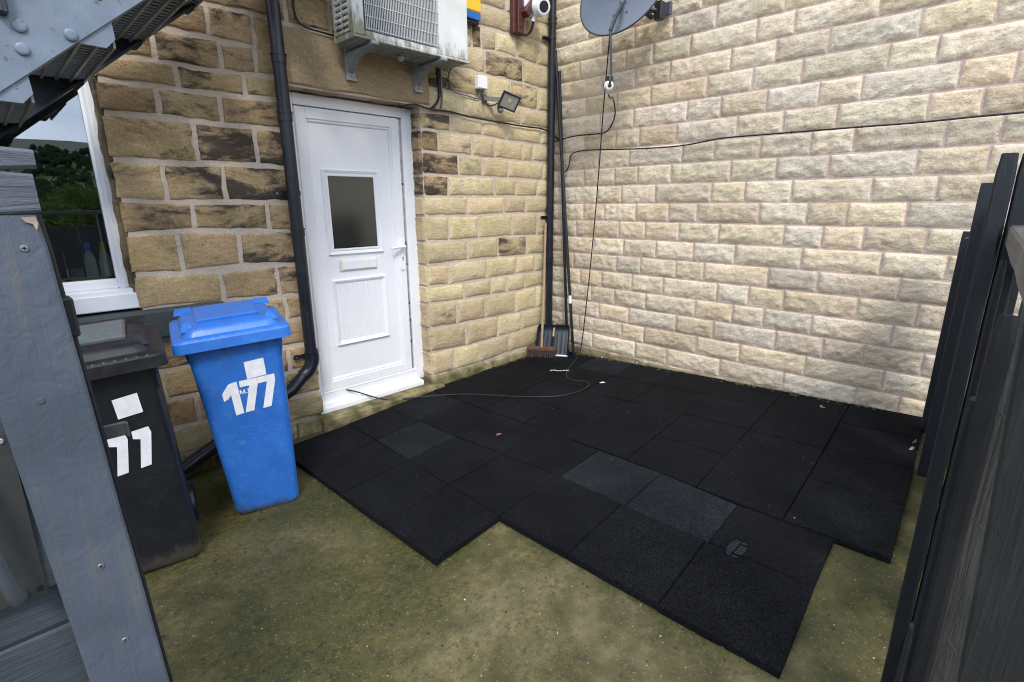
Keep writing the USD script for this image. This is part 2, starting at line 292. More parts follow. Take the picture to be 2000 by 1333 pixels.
painted_wood('fence_slate', (0.0085, 0.010, 0.0125), (0.017, 0.017, 0.0175), 'z', grain=0.4, wear=0.7, rough=0.45)
painted_wood('fence_weathered', (0.012, 0.013, 0.012), (0.026, 0.026, 0.022), 'z', grain=1.0, wear=0.58, rough=0.7)
painted_wood('rail_weathered', (0.06, 0.058, 0.05), (0.10, 0.095, 0.08), 'x', grain=0.9, wear=0.58, rough=0.6)
painted_wood('rear_fence_wood', (0.012, 0.012, 0.012), (0.02, 0.02, 0.02), 'z', grain=0.4, wear=0.7, rough=0.8)

def steel_paint(name, col, spots=0.64):
    nodes = {'g': ('geometry', {}), 'n': ('noise_texture', {'scale': 9.0, 'detail': 8.0, 'roughness': 0.65}), 'r': ('rgb_ramp', {'ramp': [(0.3, [q * 0.82 for q in col]), (0.7, [q * 1.15 for q in col])]}),
        'n2': ('noise_texture', {'scale': 38.0, 'detail': 7.0, 'roughness': 0.7}), 'r2': ('rgb_ramp', {'ramp': [(spots, (0, 0, 0)), (spots + 0.08, (0.8,) * 3)]}), 'mx': ('mix', {'color2': (0.035, 0.033, 0.03)}),
        'nb': ('noise_texture', {'scale': 55.0, 'detail': 5.0}), 'b': ('bump', {'strength': 0.25, 'distance': 0.003}), 'p': ('principled_bsdf', {'roughness': 0.42})}
    links = [('g.position', 'n.vector'), ('n.fac', 'r.fac'), ('g.position', 'n2.vector'), ('n2.fac', 'r2.fac'), ('r2.color', 'mx.fac'), ('r.color', 'mx.color1'), ('mx.color', 'p.base_color'), ('g.position', 'nb.vector'), ('nb.fac', 'b.height'), ('b.normal', 'p.normal')]
    return M(name, nodes, links)
steel_paint('stair_grey', (0.155, 0.19, 0.235), 0.60)
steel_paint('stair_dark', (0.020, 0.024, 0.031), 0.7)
steel_paint('stair_bar', (0.27, 0.25, 0.21), 0.6)
steel_paint('stair_mesh', (0.50, 0.53, 0.56), 0.66)
steel_paint('stair_deck', (0.16, 0.175, 0.19), 0.6)
steel_paint('handle_plate_grey', (0.030, 0.032, 0.031), 0.50)
steel_paint('pull_grey', (0.052, 0.060, 0.070), 0.54)
steel_paint('latch_grey', (0.048, 0.048, 0.046), 0.58)

def ac_white(name):
    """Off-white sheet steel with algae and grime along its lower edges."""
    nodes = {'g': ('geometry', {}), 'n': ('noise_texture', {'scale': 7.0, 'detail': 7.0}), 'r': ('rgb_ramp', {'ramp': [(0.3, (0.62, 0.62, 0.58)), (0.7, (0.74, 0.74, 0.72))]}),
        'sep': ('separate_xyz', {}), 'z': ('map_range', {'from_min': 2.66, 'from_max': 2.45, 'to_min': 0.0, 'to_max': 0.34, 'clamp': True}), 'x': ('map_range', {'from_min': -2.0, 'from_max': -2.2, 'to_min': 0.0, 'to_max': 0.17, 'clamp': True}),
        'mp': ('mapping', {'scale': (14, 14, 5)}), 'n2': ('noise_texture', {'scale': 1.5, 'detail': 9.0, 'roughness': 0.7}), 'a': ('math', {'math_type': 'add'}), 'a2': ('math', {'math_type': 'add'}), 'r2': ('rgb_ramp', {'ramp': [(0.70, (0, 0, 0)), (0.92, (0.85,) * 3)]}), 'mx': ('mix', {'color2': (0.13, 0.13, 0.055)}), 'p': ('principled_bsdf', {'roughness': 0.5})}
    links = [('g.position', 'n.vector'), ('n.fac', 'r.fac'), ('g.position', 'sep.vector'), ('sep.z', 'z.value'), ('sep.x', 'x.value'), ('g.position', 'mp.vector'), ('mp.vector', 'n2.vector'), ('n2.fac', 'a.value1'), ('z.result', 'a.value2'), ('a.value', 'a2.value1'), ('x.result', 'a2.value2'), ('a2.value', 'r2.fac'), ('r2.color', 'mx.fac'), ('r.color', 'mx.color1'), ('mx.color', 'p.base_color')]
    return M(name, nodes, links)
ac_white('conditioner_white')
plain('conditioner_inside', (0.06, 0.063, 0.068), rough=0.5, metal=0.2, var=0.3, scale=12)
plain('conditioner_under', (0.17, 0.185, 0.185), rough=0.5, var=0.15)
plain('bracket_white', (0.34, 0.36, 0.35), rough=0.45, var=0.2, scale=14)
plain('grille_bar', (0.60, 0.61, 0.60), rough=0.4, var=0.1, scale=9)

def rubber(name, lo, hi, dust):
    """Bound rubber granules."""
    nodes = {'g': ('geometry', {}), 'oi': ('object_info', {}), 'v': ('voronoi_texture', {'scale': 210.0}), 'r': ('rgb_ramp', {'ramp': [(0.0, lo), (1.0, hi)]}),
        'n': ('noise_texture', {'scale': 2.6, 'detail': 10.0, 'roughness': 0.72}), 'va': ('map_range', {'from_min': 0.3, 'from_max': 0.7, 'to_min': 0.55, 'to_max': 1.6}), 'ov': ('map_range', {'to_min': 0.86, 'to_max': 1.14}), 'mv': ('math', {'math_type': 'multiply'}), 'hv': ('hsv', {}),
        'wn': ('noise_texture', {'scale': 190.0, 'detail': 3.0}), 'wr': ('rgb_ramp', {'ramp': [(0.69, (0, 0, 0)), (0.80, (1, 1, 1))]}), 'mx': ('mix', {'color2': dust}),
        'sc': ('separate_color', {}), 'b': ('bump', {'strength': 1.0, 'distance': 0.006}), 'p': ('principled_bsdf', {'roughness': 0.95, 'specular_ior_level': 0.12})}
    links = [('g.position', 'v.vector'), ('v.color', 'sc.color'), ('sc.r', 'r.fac'), ('g.position', 'n.vector'), ('n.fac', 'va.value'), ('oi.random', 'ov.value'), ('va.result', 'mv.value1'), ('ov.result', 'mv.value2'), ('mv.value', 'hv.value'), ('r.color', 'hv.color'),
        ('g.position', 'wn.vector'), ('wn.fac', 'wr.fac'), ('wr.color', 'mx.fac'), ('hv.color', 'mx.color1'), ('mx.color', 'p.base_color'), ('v.distance', 'b.height'), ('b.normal', 'p.normal')]
    return M(name, nodes, links)
rubber('rubber_black', (0.0012, 0.0014, 0.0018), (0.0125, 0.0132, 0.0155), (0.045, 0.045, 0.048))
rubber('rubber_slate', (0.004, 0.005, 0.006), (0.025, 0.029, 0.034), (0.06, 0.065, 0.07))
rubber('rubber_green', (0.004, 0.0052, 0.0056), (0.0215, 0.0265, 0.0285), (0.05, 0.06, 0.06))

M('mossy_concrete', {'g': ('geometry', {}),
    'n1': ('noise_texture', {'scale': 0.95, 'detail': 9.0, 'roughness': 0.62, 'distortion': 0.4}), 'r1': ('rgb_ramp', {'ramp': [(0.35, (0.027, 0.029, 0.006)), (0.44, (0.053, 0.049, 0.011)), (0.52, (0.082, 0.070, 0.021)), (0.61, (0.125, 0.103, 0.042)), (0.76, (0.20, 0.165, 0.088))]}),
    'n2': ('noise_texture', {'scale': 5.0, 'detail': 12.0, 'roughness': 0.78}), 'r2': ('rgb_ramp', {'ramp': [(0.47, (0, 0, 0)), (0.60, (0.7,) * 3)]}), 'mx': ('mix', {'color2': (0.036, 0.038, 0.007)}),
    'v': ('voronoi_texture', {'scale': 260.0}), 'sc': ('separate_color', {}), 'rv': ('rgb_ramp', {'ramp': [(0.955, (0, 0, 0)), (0.995, (0.55,) * 3)]}), 'mv': ('mix', {'color2': (0.26, 0.225, 0.15)}),
    'n3': ('noise_texture', {'scale': 40.0, 'detail': 10.0, 'roughness': 0.82}), 'r3': ('rgb_ramp', {'ramp': [(0.36, (0.35,) * 3), (0.5, (0.95,) * 3), (0.64, (1.5,) * 3)]}), 'mul': ('mix', {'mix_type': 'multiply', 'fac': 1.0}),
    'nb': ('noise_texture', {'scale': 70.0, 'detail': 9.0, 'roughness': 0.7}), 'ab': ('math', {'math_type': 'add'}), 'b': ('bump', {'strength': 0.5, 'distance': 0.006}), 'rr': ('map_range', {'from_min': 0.35, 'from_max': 0.65, 'to_min': 0.50, 'to_max': 0.85}),
    'p': ('principled_bsdf', {'specular_ior_level': 0.4})},
    [('g.position', 'n1.vector'), ('n1.fac', 'r1.fac'), ('g.position', 'n2.vector'), ('n2.fac', 'r2.fac'), ('r2.color', 'mx.fac'), ('r1.color', 'mx.color1'), ('g.position', 'v.vector'), ('v.color', 'sc.color'), ('sc.r', 'rv.fac'), ('rv.color', 'mv.fac'), ('mx.color', 'mv.color1'),
     ('g.position', 'n3.vector'), ('n3.fac', 'r3.fac'), ('mv.color', 'mul.color1'), ('r3.color', 'mul.color2'), ('mul.color', 'p.base_color'), ('g.position', 'nb.vector'), ('nb.fac', 'ab.value1'), ('n3.fac', 'ab.value2'), ('ab.value', 'b.height'), ('b.normal', 'p.normal'), ('n2.fac', 'rr.value'), ('rr.result', 'p.roughness')])

def glass(name, ior, rough=0.0):
    M(name, {'f': ('fresnel', {'IOR': ior}), 't': ('transparent_bsdf', {'color': (0.86, 0.9, 0.88)}), 'g': ('glossy_bsdf', {'color': (0.95, 0.97, 1.0), 'roughness': rough}), 'm': ('mix_closure', {})},
      [('f.fac', 'm.fac'), ('t.BSDF', 'm.closure1'), ('g.BSDF', 'm.closure2')], surface='m.closure')
glass('window_glass', 2.6)
glass('door_glass', 1.65, 0.13)
M('hill_land', {'g': ('geometry', {}), 'sep': ('separate_xyz', {}), 'mp': ('mapping', {'scale': (0.011, 0.006, 0.02)}), 'v': ('voronoi_texture', {'scale': 1.0}), 'sc': ('separate_color', {}),
    'rv': ('rgb_ramp', {'ramp': [(0.0, (0.024, 0.036, 0.020)), (0.5, (0.028, 0.042, 0.022)), (0.66, (0.065, 0.10, 0.038)), (1.0, (0.085, 0.115, 0.05))], 'interpolate': False}),
    'n': ('noise_texture', {'scale': 0.02, 'detail': 8.0}), 'mz': ('map_range', {'from_min': 48.0, 'from_max': 74.0, 'clamp': True}), 'moor': ('rgb_ramp', {'ramp': [(0.3, (0.060, 0.068, 0.052)), (0.7, (0.095, 0.095, 0.072))]}), 'mx': ('mix', {}), 'p': ('principled_bsdf', {'roughness': 0.95, 'specular_ior_level': 0.1})},
    [('g.position', 'sep.vector'), ('g.position', 'mp.vector'), ('mp.vector', 'v.vector'), ('v.color', 'sc.color'), ('sc.r', 'rv.fac'), ('g.position', 'n.vector'), ('n.fac', 'moor.fac'), ('sep.z', 'mz.value'), ('mz.result', 'mx.fac'), ('rv.color', 'mx.color1'), ('moor.color', 'mx.color2'), ('mx.color', 'p.base_color')])
def leaf(name, a, b):
    M(name, {'oi': ('object_info', {}), 'g': ('geometry', {}), 'r': ('rgb_ramp', {'ramp': [(0.0, a), (1.0, b)]}), 'd': ('diffuse_bsdf', {}), 't': ('translucent_bsdf', {}), 'm': ('mix_closure', {'fac': 0.35})},
      [('g.random_per_island', 'r.fac'), ('r.color', 'd.color'), ('r.color', 't.color'), ('d.BSDF', 'm.closure1'), ('t.BSDF', 'm.closure2')], surface='m.closure')
leaf('leaf_dark', (0.028, 0.044, 0.020), (0.046, 0.066, 0.028))
leaf('leaf_bright', (0.052, 0.080, 0.018), (0.092, 0.125, 0.034))
plain('bark', (0.09, 0.07, 0.05), rough=0.9, var=0.3, scale=20)
plain('moss_green', (0.050, 0.060, 0.012), rough=0.95, var=0.5, scale=50, bump=0.8, bscale=160)
rubber('rubber_mid', (0.0025, 0.003, 0.0033), (0.0165, 0.018, 0.020), (0.05, 0.052, 0.055))
painted_wood('fence_pale', (0.045, 0.045, 0.040), (0.085, 0.08, 0.065), 'z', grain=1.0, wear=0.56, rough=0.7)

STONES = [
("b",-3.44,-2.927,2.549,2.549,2.643,2.643,1),
("b",-2.9,-2.5,2.55,2.554,2.666,2.643,1),
("b",-3.44,-3.144,2.388,2.388,2.519,2.519,1),
("b",-3.117,-2.908,2.388,2.389,2.52,2.519,2),
("b",-2.881,-2.668,2.385,2.379,2.527,2.521,1),
("b",-3.44,-3.185,2.226,2.225,2.358,2.358,1),
("b",-3.158,-2.865,2.225,2.225,2.352,2.358,3),
("b",-2.838,-2.685,2.226,2.235,2.349,2.347,1),
("b",-2.647,-2.5,2.237,2.241,2.524,2.527,0),
("b",-3.44,-3.099,2.101,2.102,2.195,2.196,0),
("b",-3.072,-2.756,2.102,2.109,2.201,2.195,2),
("b",-2.729,-2.492,2.11,2.117,2.212,2.202,1),
("b",-3.44,-3.204,1.947,1.958,2.072,2.071,2),
("b",-3.177,-2.901,1.955,1.949,2.073,2.072,2),
("b",-2.874,-2.492,1.948,1.944,2.087,2.074,1),
("b",-3.44,-3.059,1.728,1.729,1.918,1.917,2),
("b",-3.032,-2.736,1.73,1.735,1.916,1.918,3),
("b",-2.709,-2.492,1.733,1.725,1.914,1.916,2),
("b",-3.44,-3.238,1.531,1.521,1.692,1.698,1),
("b",-3.211,-2.94,1.519,1.523,1.702,1.692,3),
("b",-2.913,-2.492,1.522,1.516,1.695,1.702,3),
("b",-3.44,-3.127,1.354,1.366,1.489,1.501,2),
("b",-3.1,-2.716,1.364,1.346,1.489,1.489,2),
("b",-2.689,-2.492,1.345,1.342,1.487,1.489,1),
("b",-3.44,-3.217,1.142,1.135,1.332,1.325,0),
("b",-3.19,-2.904,1.135,1.147,1.321,1.333,0),
("b",-2.877,-2.492,1.146,1.123,1.313,1.32,2),
("b",-3.44,-3.033,0.946,0.944,1.093,1.112,0),
("b",-3.006,-2.705,0.943,0.932,1.104,1.091,1),
("b",-2.678,-2.492,0.931,0.927,1.094,1.102,1),
("b",-4.9,-3.964,0.766,0.766,0.917,0.917,1),
("b",-3.937,-3.313,0.766,0.766,0.92,0.917,1),
("b",-3.286,-2.964,0.766,0.766,0.912,0.92,1),
("b",-2.937,-2.674,0.766,0.766,0.901,0.911,1),
("b",-2.647,-2.492,0.766,0.766,0.897,0.9,1),
("b",-4.9,-4.213,0.593,0.593,0.737,0.737,1),
("b",-4.187,-3.634,0.593,0.593,0.737,0.737,1),
("b",-3.607,-3.114,0.593,0.593,0.737,0.737,1),
("b",-3.087,-2.864,0.593,0.593,0.737,0.737,1),
("b",-2.837,-2.492,0.593,0.593,0.737,0.737,1),
("b",-4.9,-4.013,0.413,0.413,0.563,0.563,1),
("b",-3.986,-3.413,0.413,0.413,0.563,0.563,1),
("b",-3.386,-3.014,0.413,0.413,0.563,0.563,1),
("b",-2.986,-2.694,0.413,0.413,0.563,0.563,1),
("b",-2.667,-2.492,0.413,0.413,0.563,0.563,1),
("b",-4.9,-4.313,0.231,0.231,0.383,0.383,1),
("b",-4.287,-3.714,0.231,0.231,0.383,0.383,1),
("b",-3.687,-3.264,0.231,0.231,0.383,0.383,1),
("b",-3.236,-2.813,0.231,0.231,0.383,0.383,1),
("b",-2.786,-2.492,0.231,0.231,0.383,0.383,1),
("p",-4.9,-4.013,0.062,0.062,0.201,0.201,1),
("p",-3.986,-3.514,0.062,0.062,0.201,0.201,1),
("p",-3.486,-2.964,0.062,0.062,0.201,0.201,1),
("p",-2.937,-2.492,0.062,0.062,0.201,0.201,1),
("p",-4.9,-3.813,-0.085,-0.085,0.032,0.032,1),
("p",-3.786,-3.214,-0.085,-0.085,0.032,0.032,1),
("p",-3.187,-2.714,-0.085,-0.085,0.032,0.032,1),
("p",-2.687,-2.452,-0.085,-0.085,0.032,0.032,1),
("y",-2.5,-1.46,3.012,3.012,3.17,3.17,1),
("y",-1.44,-0.96,3.012,3.012,3.17,3.17,1),
("y",-0.94,-0.63,3.012,3.013,3.186,3.17,1),
("y",-0.61,-0.31,3.013,3.017,3.213,3.188,1),
("y",-0.289,-0.005,3.017,3.02,3.225,3.215,1),
("y",-2.5,-1.91,2.856,2.856,2.989,2.989,1),
("y",-1.889,-1.43,2.856,2.856,2.989,2.989,1),
("y",-1.409,-0.941,2.856,2.856,2.989,2.989,1),
("y",-0.92,-0.391,2.856,2.866,2.992,2.989,0),
("y",-0.369,-0.005,2.866,2.867,2.997,2.993,1),
("y",-1.43,-1.311,2.68,2.68,2.833,2.833,0),
("y",-1.29,-1.089,2.68,2.68,2.833,2.833,1),
("y",-1.068,-1.003,2.68,2.68,2.833,2.833,1),
("y",-0.982,-0.904,2.682,2.692,2.833,2.833,3),
("y",-0.883,-0.747,2.694,2.708,2.832,2.833,1),
("y",-0.726,-0.502,2.707,2.7,2.84,2.833,0),
("y",-0.481,-0.243,2.699,2.688,2.844,2.842,0),
("y",-0.222,-0.005,2.687,2.684,2.844,2.844,0),
("b",-2.5,-2.471,2.545,2.545,2.83,2.83,1),
("b",-2.444,-2.191,2.545,2.545,2.83,2.83,1),
("b",-2.164,-1.43,2.545,2.545,2.83,2.83,1),
("y",-1.43,-1.222,2.519,2.519,2.656,2.656,1),
("y",-1.201,-0.867,2.519,2.516,2.673,2.656,1),
("y",-0.846,-0.426,2.516,2.511,2.673,2.675,2),
("y",-0.405,-0.005,2.511,2.503,2.661,2.672,0),
("y",-1.43,-0.935,2.334,2.334,2.494,2.495,2),
("y",-0.914,-0.578,2.333,2.318,2.49,2.494,0),
("y",-0.557,-0.232,2.317,2.313,2.483,2.49,2),
("y",-0.211,-0.005,2.313,2.313,2.48,2.482,0),
("y",-1.43,-1.124,2.169,2.167,2.311,2.311,1),
("y",-1.103,-0.774,2.166,2.165,2.304,2.311,1),
("y",-0.753,-0.452,2.166,2.173,2.291,2.303,0),
("y",-0.431,-0.005,2.172,2.169,2.29,2.291,0),
("y",-1.53,-1.246,2.041,2.042,2.146,2.146,2),
("y",-1.225,-0.911,2.042,2.043,2.139,2.146,1),
("y",-0.89,-0.631,2.043,2.03,2.146,2.139,0),
("y",-0.61,-0.186,2.029,2.026,2.147,2.146,0),
("y",-0.165,-0.005,2.026,2.026,2.146,2.146,0),
("y",-1.53,-1.374,1.885,1.885,2.018,2.017,3),
("y",-1.353,-1.029,1.885,1.88,2.02,2.018,1),
("y",-1.008,-0.774,1.88,1.874,2.014,2.02,1),
("y",-0.753,-0.432,1.874,1.872,2.005,2.013,0),
("y",-0.411,-0.296,1.872,1.871,2.004,2.005,0),
("y",-0.275,-0.005,1.871,1.871,2.003,2.004,0),
("y",-1.53,-1.174,1.719,1.718,1.859,1.861,3),
("y",-1.153,-0.919,1.718,1.718,1.855,1.859,1),
("y",-0.898,-0.615,1.718,1.719,1.85,1.854,0),
("y",-0.594,-0.152,1.718,1.715,1.848,1.85,0),
("y",-0.131,-0.005,1.715,1.715,1.848,1.848,0),
("y",-1.53,-1.292,1.557,1.558,1.695,1.696,3),
("y",-1.271,-0.786,1.558,1.561,1.695,1.695,1),
("y",-0.765,-0.519,1.561,1.563,1.695,1.695,0),
("y",-0.498,-0.23,1.563,1.564,1.693,1.695,0),
("y",-0.209,-0.005,1.565,1.565,1.692,1.693,1),
("y",-1.53,-1.099,1.411,1.403,1.536,1.534,0),
("y",-1.078,-0.67,1.403,1.412,1.539,1.536,0),
("y",-0.649,-0.391,1.412,1.413,1.54,1.539,1),
("y",-0.37,-0.005,1.413,1.413,1.542,1.541,0),
("y",-1.53,-1.297,1.212,1.211,1.384,1.388,0),
("y",-1.276,-0.979,1.21,1.207,1.382,1.383,0),
("y",-0.958,-0.567,1.208,1.215,1.389,1.383,0),
("y",-0.546,-0.233,1.214,1.208,1.39,1.389,0),
("y",-0.212,-0.005,1.207,1.206,1.39,1.39,0),
("y",-1.53,-1.107,1.028,1.036,1.178,1.189,0),
("y",-1.086,-0.745,1.037,1.033,1.195,1.179,0),
("y",-0.724,-0.376,1.032,1.025,1.188,1.195,2),
("y",-0.355,-0.005,1.025,1.023,1.183,1.187,0),
("y",-1.53,-1.319,0.86,0.85,0.998,1.005,0),
("y",-1.298,-0.893,0.849,0.855,1.012,0.998,1),
("y",-0.872,-0.516,0.856,0.856,1.003,1.012,0),
("y",-0.495,-0.259,0.856,0.857,1.001,1.003,0),
("y",-0.238,-0.005,0.857,0.858,1,1.001,0),
("y",-1.53,-1.159,0.718,0.705,0.819,0.836,0),
("y",-1.138,-0.84,0.705,0.703,0.834,0.819,0),
("y",-0.819,-0.646,0.702,0.7,0.834,0.834,0),
("y",-0.625,-0.396,0.7,0.704,0.833,0.834,0),
("y",-0.375,-0.005,0.705,0.715,0.835,0.833,0),
("y",-1.53,-1.246,0.509,0.501,0.683,0.694,1),
("y",-1.225,-0.914,0.5,0.495,0.68,0.682,0),
("y",-0.893,-0.531,0.494,0.49,0.676,0.68,0),
("y",-0.51,-0.241,0.489,0.494,0.687,0.676,0),
("y",-0.22,-0.005,0.494,0.498,0.692,0.688,0),
("y",-1.53,-1.15,0.308,0.286,0.475,0.486,1),
("y",-1.129,-0.764,0.286,0.292,0.47,0.475,0),
("y",-0.743,-0.446,0.293,0.301,0.466,0.469,0),
("y",-0.425,-0.005,0.302,0.316,0.475,0.466,0),
("y",-1.53,-1.297,0.095,0.09,0.271,0.284,1),
("y",-1.276,-0.993,0.09,0.096,0.265,0.27,0),
("y",-0.972,-0.617,0.096,0.116,0.273,0.265,1),
("y",-0.596,-0.005,0.117,0.123,0.293,0.274,0),
("p",-1.53,-1.14,-0.068,-0.068,0.073,0.072,1),
("p",-1.119,-0.85,-0.068,-0.068,0.072,0.073,2),
("p",-0.829,-0.005,-0.068,-0.068,0.1,0.073,1),
]
BLOCK_JOINTS = {
-9: [-0.541, -1.01, -1.319, -1.788, -2.265, -2.727, -2.966],
-8: [-0.371, -0.86, -1.091, -1.575, -1.93, -2.396, -2.861],
-7: [-0.602, -0.924, -1.385, -1.705, -2.175, -2.485, -2.732, -3.04],
-6: [-0.506, -0.765, -1.088, -1.541, -1.843, -2.074, -2.396, -2.863],
-5: [-0.373, -0.616, -0.939, -1.243, -1.706, -1.948, -2.194, -2.649, -2.966],
-4: [-0.284, -0.77, -1.017, -1.347, -1.586, -2.068, -2.393, -2.852],
-3: [-0.516, -0.837, -1.153, -1.485, -1.814, -2.274, -2.736, -3.059],
-2: [-0.308, -0.78, -1.041, -1.349, -1.677, -2.142, -2.383, -2.618, -2.938],
-1: [-0.387, -0.618, -0.941, -1.247, -1.487, -1.956, -2.27, -2.505, -2.82],
1: [-0.53, -0.789, -1.115, -1.589, -1.84, -2.155, -2.62, -2.94],
2: [-0.378, -0.707, -0.939, -1.242, -1.72, -2.037, -2.358, -2.82],
3: [-0.533, -0.85, -1.326, -1.584, -1.913, -2.236, -2.48, -2.929, -3.165],
4: [-0.38, -0.704, -0.936, -1.264, -1.734, -2.046, -2.366, -2.828],
5: [-0.537, -0.872, -1.342, -1.6, -1.922, -2.244, -2.48, -2.941, -3.167],
6: [-0.38, -0.705, -1.018, -1.483, -1.81, -2.122, -2.592, -2.823],
7: [-0.542, -0.865, -1.175, -1.643, -1.946, -2.258, -2.721],
8: [-0.301, -0.776, -1.018, -1.328, -1.806, -2.044, -2.507],
9: [-0.527, -0.843, -1.176, -1.511, -1.972],
10: [-0.383, -0.739, -1.398],
11: [-0.295, -0.923],
}

# ------------------------------------------------------------------ the lie of the land
def paving_z(x, y): return 0.0327 + 0.029 * x - 0.047 * y      # top of the rubber tiles; the yard falls towards the house
def yard_z(x, y): return paving_z(np.clip(x, -9, 2), np.clip(y, -9, 1)) - 0.032

def grid_mesh(xs, ys, zf):
    X, Y = np.meshgrid(xs, ys, indexing='ij'); Z = zf(X, Y); V = np.stack([X, Y, Z], -1).reshape(-1, 3); n, m = len(xs), len(ys)
    i, j = np.meshgrid(np.arange(n - 1), np.arange(m - 1), indexing='ij'); a = (i * m + j).ravel()
    return trimesh.Trimesh(V, np.vstack([np.stack([a, a + m, a + m + 1], 1), np.stack([a, a + m + 1, a + 1], 1)]), process=False)
def concrete_h(X, Y):
    P = np.stack([X, Y, 0 * X], -1)
    return yard_z(X, Y) + (meshkit.fbm(P * 1.7, 3, 3) - 0.5) * 0.022 + (meshkit.fbm(P * 14, 3, 9) - 0.5) * 0.006
xs = np.r_[np.linspace(-9, -5, 40)[:-1], np.arange(-5, 0.2, 0.03), np.linspace(0.2, 1.0, 8)]
ys = np.r_[np.linspace(-9, -4, 40)[:-1], np.arange(-4, 0.3, 0.03), [0.4]]
yard = obj('concrete_ground', grid_mesh(xs, ys, concrete_h), 'mossy_concrete' and MATS['mossy_concrete'], smooth=True)
tag(yard, 'mossy olive-brown concrete yard around the rubber tiles', kind='structure')

def hill_z(X, Y):
    r = np.hypot(X + 3.5, Y); away = np.clip((-Y - 14) / 1500, 0, 1); P = np.stack([X / 260, Y / 260, 0 * X], -1)
    base = -0.35 - 26 * np.clip((-Y - 10) / 130, 0, 1) ** 1.1 * (1 - np.clip((-Y - 170) / 500, 0, 1)) + 119 * (1 / (1 + np.exp(-(away - 0.55) * 9)) - 0.006)
    z = base + (meshkit.fbm(P, 4, 4) - 0.5) * 30 * np.clip((-Y - 60) / 500, 0, 1)
    return np.where(-Y < 14, -0.35, z)
gy = np.r_[np.linspace(-3200, -600, 40)[:-1], np.linspace(-600, -40, 50)[:-1], np.linspace(-40, 60, 20), np.linspace(60, 3000, 12)[1:]]
gx = np.r_[np.linspace(-3000, -400, 24)[:-1], np.linspace(-400, 400, 60), np.linspace(400, 3000, 24)[1:]]
tag(obj('hillside', grid_mesh(gx, gy, hill_z), MATS['hill_land'], smooth=True), 'green valley side of fields and woods under a moor, mirrored in the window', kind='structure')

# ------------------------------------------------------------------ rubber tiles
paving = thing('rubber_paving', 'black rubber tiles laid loose in rows over the concrete yard', kind='structure')
S_ = 1.487
def tile(quad, mat='rubber_black', label=None, lift=0.0):
    """quad: four x, y corners of one tile, counter-clockwise."""
    q = np.array(quad, float); c = q.mean(0); n = len(q); e = 0.005; r = []
    # shrink a little all round, so that the joints show
    out = []
    P = Polygon(q)
    if P.exterior.is_ccw is False: q = q[::-1]
    ra = rnd.uniform(-0.006, 0.006); q = c + (q - c) @ np.array([[math.cos(ra), math.sin(ra)], [-math.sin(ra), math.cos(ra)]])
    P = Polygon(q).buffer(-0.0012 - rnd.uniform(0, 0.0014), join_style=2)
    dz = lift + rnd.uniform(-0.002, 0.0025); tx, ty = rnd.uniform(-0.008, 0.008), rnd.uniform(-0.008, 0.008)
    rings = []
    for ins, h in ((0.0, -0.031), (0.0, -e), (e * 0.35, -e * 0.3), (e * 1.1, 0.0)):
        p = np.array(P.buffer(-ins, join_style=2).exterior.coords)[:-1]
        if not Polygon(p).exterior.is_ccw: p = p[::-1]
        k = int(np.argmin(np.hypot(p[:, 0] - q[0][0], p[:, 1] - q[0][1]))); p = np.roll(p, -k, 0)
        rings.append(np.c_[p, paving_z(p[:, 0], p[:, 1]) + h + dz + tx * (p[:, 0] - c[0]) + ty * (p[:, 1] - c[1])])
    m = loft(rings); m.fix_normals()
    return obj('rubber_tile', m, MATS[mat], paving, label=label)
def lerp(t, a, b): return a + (b - a) * t
def seam(pts): P = np.array(pts, float); return lambda y: float(np.interp(-y, -P[:, 1], P[:, 0]))
s0, s1 = seam([(-1.935, -.2), (-1.936, -1.3)]), seam([(-1.600, -.03), (-1.613, -.375), (-1.631, -.64), (-1.669, -1.217), (-1.687, -2.07)])
s2, s3 = seam([(-1.355, -.03), (-1.366, -.356), (-1.367, -.627), (-1.352, -1.197), (-1.365, -1.48), (-1.385, -2.07)]), seam([(-1.065, 0), (-1.082, -.611), (-1.086, -.898), (-1.096, -1.193), (-1.105, -1.473), (-1.14, -1.755), (-1.141, -2.04)])
def column(sl, sr, ys, tilt, mats={}):
    for k, (a, b) in enumerate(zip(ys[:-1], ys[1:])):
        q = []
        for s, y, t in ((sl, b, 0), (sr, b, 1), (sr, a, 1), (sl, a, 0)):
            yy = y + tilt * t; q.append((s(yy) * S_, yy * S_))
        m, lab = mats.get(k, ('rubber_black', None)); tile(q, m, lab)
column(s0, s1, [-.115, -.395, -.672, -.955, -1.237], .018)
column(s1, s2, [-.095, -.375, -.650, -.935, -1.217, -1.50, -1.785, -2.066], .02, {1: ('rubber_green', 'worn greenish tile near the door step'), 0: ('rubber_slate', None)} | {0: ('rubber_black', None)})
column(s2, s3, [-.07, -.345, -.625, -.91, -1.21, -1.49, -1.775, -2.045], .014, {4: ('rubber_slate', 'paler slate-grey tile, the nearer the house of a pair'), 5: ('rubber_slate', 'paler slate-grey tile, the nearer the gate of a pair'), 0: ('rubber_mid', 'slightly paler tile against the door jamb')})
xcols = [-1.1, -.84, -.565, -.275, -.012]
rows = [-.005, -.20, -.485, -.765, -1.045, -1.322, -1.612, -1.892, -2.163]
